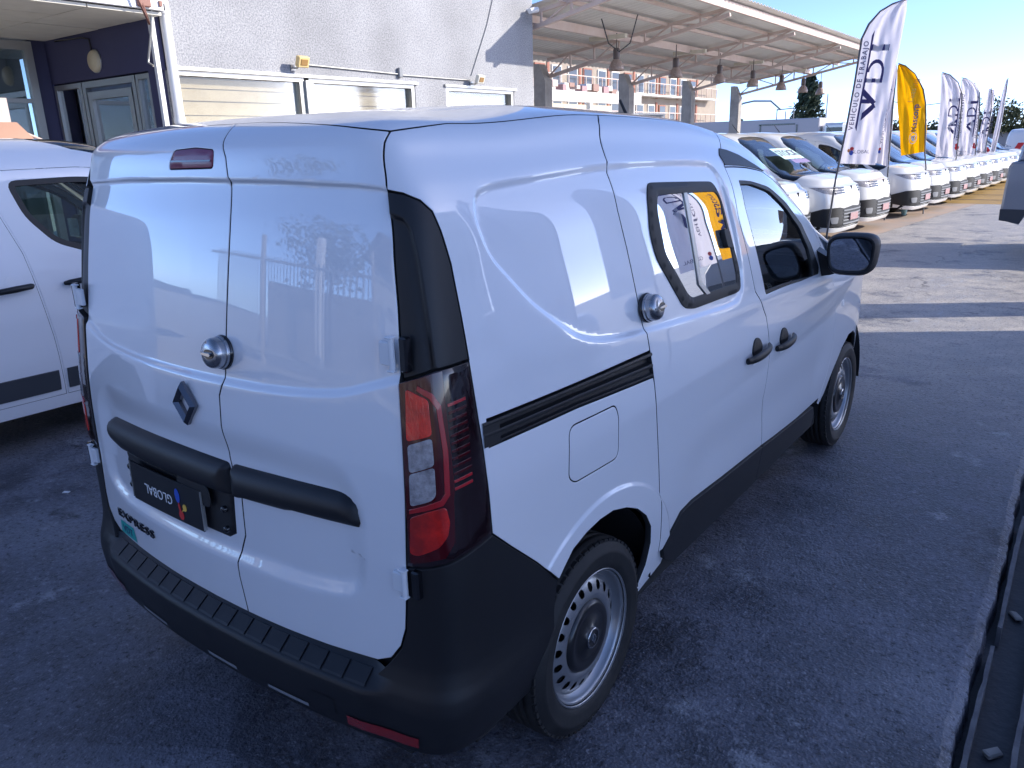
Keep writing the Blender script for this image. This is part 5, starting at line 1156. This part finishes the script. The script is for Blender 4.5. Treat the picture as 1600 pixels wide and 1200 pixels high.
def polymesh(polys,sub=6):
    mb=MB()
    for p in polys:
        p=[np.array(q,float) for q in p]
        if len(p)==4:   # subdivided quad
            vs=[];fs=[]
            for i in range(sub+1):
                t=i/sub; vs+=[tuple(p[0]*(1-t)+p[1]*t)+(0,),tuple(p[3]*(1-t)+p[2]*t)+(0,)]
            for i in range(sub): fs.append((2*i,2*i+2,2*i+3,2*i+1))
            mb.add(vs,fs)
        else: mb.add([tuple(q)+(0,) for q in p],[tuple(range(len(p)))])
    return mb.mesh('mark')
def vdt(S,st=1.0):  # V D T hanging from a long overline; drawn upright, reading along +x, size S=letter height
    q=[]; q.append([(-1.62*S,.62*S),(1.95*S,.62*S),(2.15*S,.50*S),(-1.78*S,.50*S)])
    q.append([(-1.35*S,.38*S),(-1.05*S,.38*S),(-.62*S,-.28*S),(-.80*S,-.42*S)]); q.append([(-.10*S,.50*S),(-.36*S,.50*S),(-.72*S,-.20*S),(-.58*S,-.40*S)]); q.append([(-.66*S,.50*S),(-.50*S,.50*S),(-.50*S,.0),(-.66*S,.0)])
    q.append([(.16*S,.50*S),(.32*S,.50*S),(.32*S,-.5*S),(.16*S,-.5*S)])
    arc=[(math.cos(a),math.sin(a)) for a in np.linspace(-math.pi/2,math.pi/2,10)]
    for (c0,s0),(c1,s1) in zip(arc[:-1],arc[1:]): q.append([((.55+.50*c0)*S,.0*S+s0*.52*S),((.55+.50*c1)*S,s1*.52*S),((.55+.36*c1)*S,s1*.38*S),((.55+.36*c0)*S,s0*.38*S)])
    q.append([(.16*S,-.38*S),(.55*S,-.38*S),(.55*S,-.52*S),(.16*S,-.52*S)])
    q.append([(1.38*S,.50*S),(1.62*S,.50*S),(1.62*S,-.55*S),(1.38*S,-.55*S)])
    q=[[(u_*st,v_) for u_,v_ in p_] for p_ in q]
    return polymesh(q)
def tx(t,s,bold=0,sp=1): return textmesh(t,s,0,bold,'CENTER',sp)
def discs(l): return polymesh([blob(*a) for a in l])
U=math.pi/2
WG_='white feather flags printed with the VDT mark'
def white_texts(cx,cz,S,lean=0,glob=None):
    a=U-lean; n_=(-math.sin(a),math.cos(a))
    t=[('m',(vdt(S,1.55),M['navyink'],'flag_mark',(cx,cz,a,1))),('m',(tx('VEHÍCULO DE TRABAJO',S*.40,.002,1.3),M['greyink'],'flag_lettering',(cx+n_[0]*S*.86,cz+n_[1]*S*.86,a,1)))]
    if glob:
        gx,gz,gs=glob
        t+=[('m',(tx('GLOBAL',gs),M['greyink'],'flag_name',(gx+gs*1.6,gz-gs*.3,0,1))),('m',(discs([(-gs*.55,0,gs*.3,gs*.35,0,12)]),M['orange'],'flag_logo',(gx,gz,0,1))),('m',(discs([(0,gs*.35,gs*.33,gs*.38,0,12),(gs*.02,gs*.05,gs*.12,gs*.35,0,10)]),M['red'],'flag_logo',(gx,gz,0,1))),('m',(discs([(-gs*.08,-gs*.45,gs*.35,gs*.5,0,12)]),M['blue'],'flag_logo',(gx,gz,0,1)))]
    return t
M['orange']=mat('orange_print',(.75,.3,.12),.6)
flag('feather_flag','tallest white feather flag with the VDT mark, in front of the vans',12.3,
  [(-1.52,1.33),(-1.46,1.86),(-1.40,2.51),(-1.36,3.13),(-1.28,3.32),(-1.14,3.48),(-.98,3.56),(-.82,3.60)],
  [(-.985,1.30),(-.93,1.84),(-.88,2.38),(-.84,2.82),(-.80,3.25),(-.785,3.45),(-.79,3.61)],
  [(-1.62,.0),(-1.55,1.08),(-1.52,1.33),(-1.46,1.86),(-1.40,2.51),(-1.36,3.13),(-1.28,3.32),(-1.14,3.48),(-.98,3.56),(-.80,3.60)],(-1.62,0),M['flag'],WG_,
  wave=.020,texts=white_texts(-1.135,2.44,.235,.085,(-1.345,1.52,.075)))
flag('feather_flag','white feather flag half hidden behind the tallest one, pole by the dark wheel arch',17.2,
  [(-2.08,1.20),(-2.05,1.8),(-2.02,2.6),(-1.99,3.12),(-1.96,3.22)],[(-1.77,1.10),(-1.80,2.2),(-1.82,2.98),(-1.86,3.15),(-1.90,3.23)],
  [(-1.74,.0),(-1.78,1.11),(-1.82,2.25),(-1.82,2.98),(-1.87,3.17),(-1.94,3.24)],(-1.74,0),M['flag'],WG_,wave=.03,ph=1.3,
  texts=[('m',(tx('VEHÍCULO DE TRABAJO',.10,.002,1.1),M['greyink'],'flag_lettering',(-1.95,2.15,U-.04,1)))]+white_texts(-1.9,1.5,.001,0,(-1.98,1.44,.07))[3:])
Yt=[('m',(tx('Mascorp',.17,.003),M['greyink'],'flag_lettering',(-1.70,2.08,U,1))),('m',(tx('Leasing',.17,.001),M['yellow'],'flag_lettering',(-1.80,2.66,U-.12,1))),
    ('m',(polymesh([[(.085*math.cos(a),.13*math.sin(a)),(.085*math.cos(b_),.13*math.sin(b_)),(.070*math.cos(b_),.112*math.sin(b_)),(.070*math.cos(a),.112*math.sin(a))] for a,b_ in zip(np.linspace(0,2*np.pi,17)[:-1],np.linspace(0,2*np.pi,17)[1:])]),M['white'],'flag_emblem',(-1.70,1.66,0,1))),('m',(discs([(0,0,.04,.07,.4,12),(.03,.045,.02,.03,0,8)]),M['white'],'flag_emblem',(-1.70,1.65,0,1)))]
flag('feather_flag','yellow feather flag with dark and white lettering, pole on its right',19.0,
  [(-1.90,1.28),(-2.0,1.88),(-2.10,2.4),(-2.16,2.9),(-2.18,3.22)],[(-1.42,1.36),(-1.44,1.8),(-1.49,2.13),(-1.53,2.4),(-1.60,2.67),(-1.81,3.01),(-2.02,3.19),(-2.15,3.25)],
  [(-1.30,0),(-1.36,1.02),(-1.42,1.34),(-1.49,2.13),(-1.53,2.4),(-1.60,2.67),(-1.81,3.01),(-2.02,3.19),(-2.17,3.25)],(-1.30,0),M['flagy'],None,wave=.035,texts=Yt,ph=.6)
def small(label,y,Lp,Rp,Pp,base,c,ph,rot=0):
    t=[('m',(vdt(c[2]),M['navyink'],'flag_mark',(c[0],c[1],U,1))),('m',(tx('VEHÍCULO DE TRABAJO',c[2]*.40,.004,1.1),M['greyink'],'flag_lettering',(c[0]-c[2]*.92,c[1],U,1)))]
    return flag('feather_flag',label,y,Lp,Rp,Pp,base,M['flag'],WG_,wave=.03,texts=t,flip=False,ph=ph)
# seen from the back: the print is mirrored, so draw it flipped about the flag's centre
def small_back(label,y,Lp,Rp,Pp,base,c,ph):
    me=vdt(c[2]*.8,1.4); tm_=tx('VEHÍCULO DE TRABAJO',c[2]*.34,.003,1.2)
    co=lambda m_,dx:drape(m_,lambda a:np.stack([a[:,0],-a[:,1]-dx,a[:,2]],1))
    co(me,0); co(tm_,c[2]*.70)
    t=[('m',(me,M['navyink'],'flag_mark',(c[0],c[1],U,1))),('m',(tm_,M['greyink'],'flag_lettering',(c[0],c[1],U,1))),('m',(discs([(0,0,.05,.06,0,10),(-.02,.07,.03,.04,0,8)]),M['red'],'flag_logo',(c[0]+c[2]*.75,Lp[0][1]+.22,0,1)))]
    return flag('feather_flag',label,y,Lp,Rp,Pp,base,M['flag'],WG_,wave=.03,texts=t,ph=ph)
small_back('first small white VDT flag right of the yellow one',23.3,[(-1.86,1.15),(-1.88,1.6),(-1.90,2.2),(-1.94,2.9),(-1.97,3.24)],[(-1.36,1.12),(-1.38,2.1),(-1.42,2.7),(-1.55,3.0),(-1.76,3.2),(-1.93,3.28)],
  [(-1.36,0),(-1.36,1.1),(-1.38,2.1),(-1.42,2.7),(-1.55,3.0),(-1.76,3.2),(-1.95,3.27)],(-1.36,0),(-1.58,2.12,.27),.4)
small_back('second small white VDT flag, overlapping the first',26.9,[(-1.86,1.12),(-1.88,1.6),(-1.92,2.25),(-1.96,2.9),(-1.98,3.26)],[(-1.36,1.10),(-1.40,2.4),(-1.46,2.87),(-1.62,3.13),(-1.86,3.28),(-1.96,3.31)],
  [(-1.30,0),(-1.34,1.05),(-1.40,2.4),(-1.46,2.87),(-1.62,3.13),(-1.86,3.28),(-1.98,3.31)],(-1.30,0),(-1.60,2.15,.27),1.9)
small_back('narrow white VDT flag folded by the wind, third of the small ones',30.0,[(-1.66,.95),(-1.68,1.5),(-1.62,2.4),(-1.60,2.9),(-1.58,3.1)],[(-1.38,1.1),(-1.42,1.6),(-1.40,2.2),(-1.38,2.7),(-1.42,3.05)],
  [(-1.42,0),(-1.42,1.1),(-1.42,2.2),(-1.46,2.9),(-1.52,3.12)],(-1.42,0),(-1.53,1.95,.24),2.6)
flag('feather_flag','last white flag of the row, seen edge-on as a thin slanted strip',31.0,[(-1.40,.95),(-1.34,2.0),(-1.28,3.0),(-1.22,3.40)],[(-1.24,.95),(-1.18,2.0),(-1.16,3.0),(-1.17,3.42)],
  [(-1.30,0),(-1.28,1.0),(-1.22,2.0),(-1.18,3.0),(-1.18,3.45)],(-1.30,0),M['flag'],WG_,wave=.02)
# ================================================================ BACKGROUND
tr_=thing('box_truck','white box truck body with a dark-outlined side door, beyond the canopy','truck',(-12,38,0))
def tp(mb,n_,m,par=None): return part(mb,n_,m,par or tr_)
M['boxw']=mat('truck_box',(.50,.48,.50),.5,var=(.6,.4,(.42,.40,.43)))
tp(MB().box((-12.55,38.6,1.72),(7.2,2.4,1.75),bev=.04),'cargo_box',M['boxw'])
for a,bb,c,d in((-11.75,-11.60,1.1,2.36),(-10.08,-9.95,1.1,1.75),(-10.02,-9.90,1.85,2.33)): tp(MB().box(((a+bb)/2,37.385,(c+d)/2),(.06,.02,d-c)),'door_trim',M['blackg'])
tp(MB().box((-10.9,37.385,2.36),(1.7,.02,.06)),'door_trim',M['blackg'])
tp(MB().box((-8.35,38.6,1.7),(1.0,2.2,1.3),bev=.12),'cab',M['paint2']); tp(MB().box((-8.3,37.49,1.95),(.7,.02,.4)),'cab_window',M['blackg'])
tp(MB().box((-12,38.6,.72),(8,1.6,.25)),'chassis',M['black'])
for x in(-15,-13.8,-8.6): tp(MB().lathe([(0,-.14),(.42,-.14),(.45,-.1),(.45,.1),(.42,.14)],c=(x,37.6,.45),ax='Y',n=20),'wheel',M['tyre'])
# conifer with limbs and needle clumps
def foliage(name,col):
    return mat(name,col,.8,var=(1.2,.8,tuple(min(1,c*2.0) for c in col)))
M['needle']=foliage('needle_green',(.028,.045,.026)); M['leaf']=foliage('leaf_green',(.05,.06,.028)); M['bark']=mat('bark',(.07,.05,.035),.9)
def conifer(x,y,h,r,label,z0=0):
    o=thing('conifer_tree',label,'tree',(x,y,z0)); t=MB(); t.tube([(0,0,0),(0.1,0,h*.5),(0,0,h*.97)],[.22,.13,.03],8)
    cr=MB(); vs=[];fs=[]
    for k in range(120):
        f=(k+.5)/120; z=h*(.16+.82*f**.9); rr=r*(1-f)**.75*(.65+.5*rng.rand()); a=k*2.4+rng.rand()*.5; tip=Vector((math.cos(a)*rr,math.sin(a)*rr,z-rr*.10+.25*rng.rand()))
        if k%3==0: t.tube([(0,0,z-.05),tuple(tip*.8+Vector((0,0,z*.2)))],[.04,.012],5)
        for j in range(34):
            u=(.15+.85*rng.rand())**.8; c=Vector((tip.x*u,tip.y*u,z+(tip.z-z)*u))+Vector(rng.randn(3))*.13*(1.1-u*.5); s=.07+.12*rng.rand(); n_=Vector(rng.randn(3)).normalized(); e1=n_.orthogonal().normalized(); e2=n_.cross(e1); i=len(vs)
            vs+=[c+e1*s*1.5,c+e2*s*.5,c-e1*s*1.1,c-e2*s*.5]; fs.append((i,i+1,i+2,i+3))
    cr.add(vs,fs); t.build('trunk',M['bark'],o); cr.build('crown',M['needle'],o); return o
conifer(-15.6,58,5.9,1.95,'dark conifer rising behind the box truck against the blue sky')
def bush(name,x,y,z,rx,rz,label,m,n=900,group=None):
    o=thing(name,label,'tree',(x,y,0),0,group); t=MB(); t.tube([(0,0,0),(0,0,z)],[.12,.06],6); 
    for k in range(7): a=k*.9; t.tube([(0,0,z*.7),(math.cos(a)*rx*.6,math.sin(a)*rx*.6,z+rz*.3)],[.05,.015],5)
    t.build('trunk',M['bark'],o); vs=[];fs=[]; cl=[(rng.randn(3)*[rx*.42,rx*.42,rz*.42]) for _ in range(16)]
    for k in range(n):
        c=Vector(cl[k%16]+rng.randn(3)*[rx*.22,rx*.22,rz*.22])+Vector((0,0,z)); s=.05+.09*rng.rand(); n_=Vector(rng.randn(3)).normalized(); e1=n_.orthogonal().normalized(); e2=n_.cross(e1); i=len(vs); vs+=[c+e1*s,c+e2*s*.6,c-e1*s,c-e2*s*.6]; fs.append((i,i+1,i+2,i+3))
    MB().add(vs,fs).build('crown',m,o); return o
bush('small_tree',-16.6,47,2.4,.6,.45,'low olive-coloured shrub top left of the box truck roof',M['leaf'],500)
bush('small_tree',-13.6,44,2.35,.9,.3,'dull yellow-green tree top just above the truck box',M['leaf'],600)
bush('small_tree',-4.2,60,2.9,1.6,1.2,'leafy tree between the yellow flag and the first small white flag',M['leaf'],1500)
bush('small_tree',3.9,60,3.6,2.6,.9,'thin reddish-brown leafed tree at the far right beneath the power line',mat('leaf_brown',(.10,.05,.04),.9),1300)
bush('small_tree',-9.9,60,2.2,1.0,.7,'small rust-tinted tree at the right foot of the conifer',mat('leaf_rust',(.10,.06,.03),.9),700)
# distant hedge wall, pale wall, power poles
o=MB().box((-3,62,.95),(16,.3,1.9)).build('boundary_wall',M['boxw']); tag(o,'long pale boundary wall behind the parked row','wall')
vs=[];fs=[]
for k in range(9000):
    c=Vector((-14+22*rng.rand(),61.2+rng.rand()*.8,1.75+rng.rand()*1.0*(.6+.4*math.sin(k*.01)))); s=.06+.1*rng.rand(); n_=Vector(rng.randn(3)).normalized(); e1=n_.orthogonal().normalized(); e2=n_.cross(e1); i=len(vs); vs+=[c+e1*s,c+e2*s*.6,c-e1*s,c-e2*s*.6]; fs.append((i,i+1,i+2,i+3))
o=MB().add(vs,fs).build('hedge',mat('hedge_green',(.10,.11,.05),.9)); tag(o,'dry green hedge along the top of the far boundary wall','hedge',kind='stuff')
def pole(x,y,h,label,arm=1.2,w=.10):
    o=thing('utility_pole',label,'pole',(x,y,0),0,'distant poles'); MB().tube([(0,0,0),(0,0,h)],[w,w*.7],8).build('mast',M['concrete'],o)
    if arm: MB().box((0,0,h-.25),(arm,.08,.08)).build('cross_arm',M['truss'],o)
    return o
pole(-12.7,52,4.3,'slim pole directly in front of the conifer',0,.05); pole(-10.2,64,4.2,'utility pole with a cross arm right of the conifer',1.6); pole(-2.6,70,6.2,'dark pole behind the narrow folded flag',.6,.16)
o=thing('lamp_frame','bent tubular frame rising above the box truck roof','frame',(-16.2,46,0)); MB().tube([(0,0,0),(0,0,3.45),(.35,0,3.75),(1.0,0,3.85),(2.0,0,3.80),(2.6,0,3.3)],.05,6).build('bent_tube',M['grey'],o)
b=MB(); 
for x in(2.4,2.9,3.35): b.tube([(x,0,2.2),(x,0,3.35 if x!=2.9 else 3.2)],.03,5)
b.tube([(2.4,0,3.3),(3.35,0,3.35)],.03,5); b.build('cage',M['grey'],o)
b=MB(); b.tube([(-3.5,80,5.9),(0,80,5.75),(6,80,6.6),(14,80,8.6)],.035,5); o=b.build('power_line',M['pole']); tag(o,'black power line sagging towards the right edge of the sky','cable')
b=MB(); b.tube([(-12,66,4.2),(-10,66,3.75),(-7,66,4.0)],.03,5); o=b.build('overhead_wire',M['pole']); tag(o,'thin overhead wire between conifer and tallest flag','cable')
# warehouse roof at the right horizon
o=thing('warehouse','long low warehouse with pinkish roof at the far right horizon','building',(7,72,0)); part(MB().box((7,74,1.6),(18,6,3.2)),'warehouse_wall',M['boxw'],o); part(MB().prism([(-3.5,3.2),(17,3.2),(16,4.0),(-2.5,4.0)],70.8,77,M=XZ),'warehouse_roof',mat('pink_roof',(.42,.30,.26),.8),o)
# pale shed behind the canopy columns
sh=thing('pale_shed','cream shed with a white beam, seen between the canopy columns','building',(-24,38,0)); sp_=lambda mb,n_,m:part(mb,n_,m,sh)
sp_(MB().box((-24.2,37,2.0),(.3,16,4.0)),'shed_wall',M['cream']); sp_(MB().box((-22.4,37,4.25),(.35,17,.55)),'eaves_beam',M['white_wall'])
for y in(31.5,33,39.5,44.6): sp_(MB().box((-22.4,y,2.0),(.25,.3,4.0)),'shed_post',M['white_wall'])
for y in(35.6,37.3): sp_(MB().box((-24.03,y,1.6),(.03,1.3,3.2)),'shed_door',M['white_wall'])
sp_(MB().bar((-22.3,34.5,4.0),(-22.3,37.4,3.0),.08,.08),'brace',M['truss'])
for k,y in enumerate(np.linspace(30,44,24)): sp_(MB().box((-23.6+.3*rng.rand(),y,4.75+.25*rng.rand()),(.5,.35+.3*rng.rand(),.2+.2*rng.rand())),'stored_item',[M['truss'],M['red_plate'],M['white_wall'],M['copper']][k%4])
for k in range(3): sp_(MB().box((-23.2,41+1.5*k,2.9),(.5,1.3,.12)),'rack_shelf',M['truss'])
# pipes on roof racks seen above the van roof
o=thing('ladder_rack','clutter of pipes and ladders on a rack in front of the cream shed','rack',(-19,36,0)); 
for k in range(6): part(MB().tube([(-19+.1*k,33.6,2.9+.1*(k%3)),(-19+.12*k,41,2.85+.07*k)],.05,6),'pipe',M['grey'],o)
for y in(34,37.5,40.6): part(MB().box((-19,y,1.45),(.12,.12,2.9)),'rack_post',M['truss'],o)
# apartment block far behind
ap=thing('apartment_block','ochre and brick apartment block with balconies beyond the canopy','building',(-30,62,0)); P_=lambda mb,n_,m,par=None:part(mb,n_,m,par or ap)
M['ochre']=mat('ochre_render',(.36,.30,.24),.8,var=(1,.8,(.26,.21,.17))); M['brick']=mat('brick_red',(.34,.14,.10),.8,var=(3,.6,(.26,.11,.08))); M['dglass']=mat('dark_glass',(.05,.055,.06),.15)
P_(MB().box((-33,60,4.0),(5.4,34,8.0)),'wall',M['ochre'])
for f in range(3):
    z=1.0+f*2.3
    for k in range(13):
        y=46+k*2.1; fr=P_(MB().box((-30.26,y,z+.75),(.10,1.25,1.5)),'window',M['white_wall'] if k%3 else M['brick']); P_(MB().box((-30.20,y,z+.75),(.02,1.05,1.3)),'pane',M['dglass'],fr)
        if k%2==0: P_(MB().box((-30.3,y+1.05,z+.7),(.14,.28,2.0)),'pilaster',M['brick'])
    sl=P_(MB().box((-29.8,60,z-.15),(1.0,30,.14)),'balcony',M['white_wall'])
    for k in range(26): P_(MB().box((-29.35,46+k*1.15,z+.35),(.05,.05,.85)),'baluster',M['truss'],sl)
    P_(MB().box((-29.35,60,z+.8),(.06,30,.06)),'handrail',M['truss'],sl)
# ================================================================ RIGHT-HAND SIDE OF THE LOT (outside the frame; shades and is mirrored in the near vans)
hs=thing('shade_block','tall pale block added out of view on the right to shade the lot','building',(20,0,0)); Hp=lambda mb,n_,m,par=None:part(mb,n_,m,par or hs)  # unseen block, added and narrowed to stop the sun but leave sky open
M['blocker']=mat('blocker_render',(.62,.61,.60),.7,var=(.4,.5,(.52,.51,.50)))
SHX=20.; SHY=18.9; SHH=14.9
Hp(MB().box((SHX+5,(SHY+10.2)/2,SHH/2),(10,SHY-10.2,SHH)),'block_wall',M['blocker'])
for f in range(5):
    for k in range(3):
        w_=Hp(MB().box((SHX-.04,11.6+k*2.7,1.9+f*2.9),(.08,1.6,1.4)),'window',M['white_wall']); Hp(MB().box((SHX-.09,11.6+k*2.7,1.9+f*2.9),(.02,1.4,1.2)),'pane',M['dglass'],w_)
RG='white vans parked along the drain on the right'
for k,(y,lb) in enumerate(((2.4,'white van by the drain on the right closest to the drain'),(5.0,'middle white van by the drain on the right'),(7.6,'third white van past the drain'))):
    c=copytree(van2); park(c,6.2,y,math.pi); c['label']=lb; c['group']=RG
    for ch in list(KIDS[c]):
        if ch.name.startswith('windscreen_sign'):
            for kk in KIDS.get(ch,[]): bpy.data.objects.remove(kk)
            KIDS[c].remove(ch); bpy.data.objects.remove(ch)
# feather flags by the drain, flat to the near van's side
def sideflag(x,y,m,label,texts_yellow=False,h=3.6,ry=0.0):
    Lp=[(-.30,1.2),(-.31,1.9),(-.32,2.6),(-.30,3.1),(-.18,3.45),(.02,3.7)]; Rp=[(.36,1.2),(.38,1.9),(.38,2.6),(.34,3.2),(.26,3.5),(.06,3.72)]
    if texts_yellow: t=[('m',(tx('Mascorp',.26,.003),M['navyink'],'flag_lettering',(.05,2.2,U,1)))]
    else: t=[('m',(vdt(.24,1.45),M['navyink'],'flag_mark',(.10,2.35,U,1))),('m',(tx('VEHÍCULO DE TRABAJO',.105,.002,1.1),M['greyink'],'flag_lettering',(-.14,2.35,U,1))),('m',(tx('GLOBAL',.10),M['greyink'],'flag_name',(.10,1.36,0,1))),('m',(discs([(-.2,1.40-1.36,.035,.04,0,10)]),M['red'],'flag_logo',(.0,1.36,0,1))),('m',(discs([(-.2,-.04,.04,.05,0,10)]),M['blue'],'flag_logo',(.0,1.36,0,1)))]
    o=flag('feather_flag',label,0,Lp,Rp,[(-.30,0),(-.30,1.2),(-.31,1.9),(-.32,2.6),(-.30,3.1),(-.18,3.45),(.04,3.72)],(-.30,0),m,'flags beside the drain',wave=.03,texts=t,ph=y)
    o.location=(x,y,0); o.rotation_euler=(0,0,ry); return o
sideflag(3.0,3.4,M['flag'],'white VDT flag beside the drain, nearest the large van',ry=-1.15)
sideflag(3.9,8.8,M['flag'],'white VDT flag beside the drain, level with the large van nose',ry=-.95)
sideflag(3.3,5.6,M['flag'],'white VDT flag beside the drain, second along',ry=-1.0)
sideflag(3.85,10.3,M['flagy'],'yellow flag beside the drain',True,ry=-1.0)
# behind the camera: fence, gate posts and a pale shed
fe=thing('bar_fence','vertical bar fence across the back of the lot','fence',(0,-8,0)); Fp=lambda mb,n_,m,par=None:part(mb,n_,m,par or fe)
b=MB()
for k in range(150): b.box((-11+k*.15,-8,1.35),(.03,.03,2.3))
bb=Fp(b,'fence_bars',M['grey']); tag(bb,kind='stuff')
for z in(.3,2.4): Fp(MB().box((0,-8,z),(23,.05,.06)),'fence_rail',M['grey'])
for x in(-8,-4,0,4,8): Fp(MB().box((x,-8,1.5),(.14,.14,3.0)),'fence_post',M['concrete'])
g=MB().add([(-60,-60,.006),(1.70,-60,.006),(1.70,-2.9,.006),(-60,-2.9,.006)],[(0,1,2,3)]).build('bounce_paving',mat('bounce_paving_concrete',(.56,.54,.50),.8,var=(1.2,.7,(.42,.40,.38)))); tag(g,kind='structure')  # unseen pale paving, added to bounce sunlight onto the rear doors
o=MB().box((0,0,0),(26,.2,2.2)).build('street_wall',mat('street_wall_render',(.30,.27,.25),.8,var=(1,.6,(.2,.18,.17)))); o.location=(1,-12.5,1.1); tag(o,'long grey-brown wall across the street behind the camera','wall')
for k,(x0_,x1_) in enumerate(((-6.2,-3.4),(-2.2,.8),(3.4,6.0))):
    o=thing('slatted_shutter',('left','middle','right')[k]+' white slatted shutter on the street wall behind the camera','shutter',(x0_,-12.36,.4),0,'slatted shutters on the street wall')
    for j in range(int((x1_-x0_)/.13)): MB().box((j*.13+.05,0,.8),(.075,.05,1.6)).build('slat',M['white'],o)
    MB().box(((x1_-x0_)/2,-.04,.8),(x1_-x0_,.02,1.7)).build('backing',M['curtain'],o)
for k,x_ in enumerate((-7.4,-2.9,1.8,7.0)):
    o=MB().box((0,0,0),(.22,.22,3.6)).build('gate_post',M['white']); o.location=(x_,-10.5,1.8); tag(o,('first','second','third','fourth')[k]+' white gate post behind the bar fence, counted from the left','post',group='gate posts behind the fence')
bh=thing('street_house','pale house with a dark roof across the street behind the camera','building',(-3,-17,0)); part(MB().box((-3,-19,2.0),(12,5,4.0)),'house_wall',M['white_wall'],bh); part(MB().prism([(-9.6,4.0),(3.6,4.0),(1.6,5.6),(-7.6,5.6)],-22,-16,M=XZ),'house_roof',mat('dark_roof',(.08,.06,.06),.8),bh)
for x in(-6,-2.4,1.0): w_=part(MB().box((x,-16.45,1.9),(1.6,.1,1.5)),'window',M['alu'],bh); part(MB().box((x,-16.38,1.9),(1.4,.02,1.3)),'pane',M['dglass'],bh,) 
for x,y,lb in((-8,-12,'street tree behind the fence on the left'),(5.5,-13,'street tree behind the fence on the right')):
    bush('small_tree',x,y,3.6,1.9,1.5,lb,M['leaf'],1500)
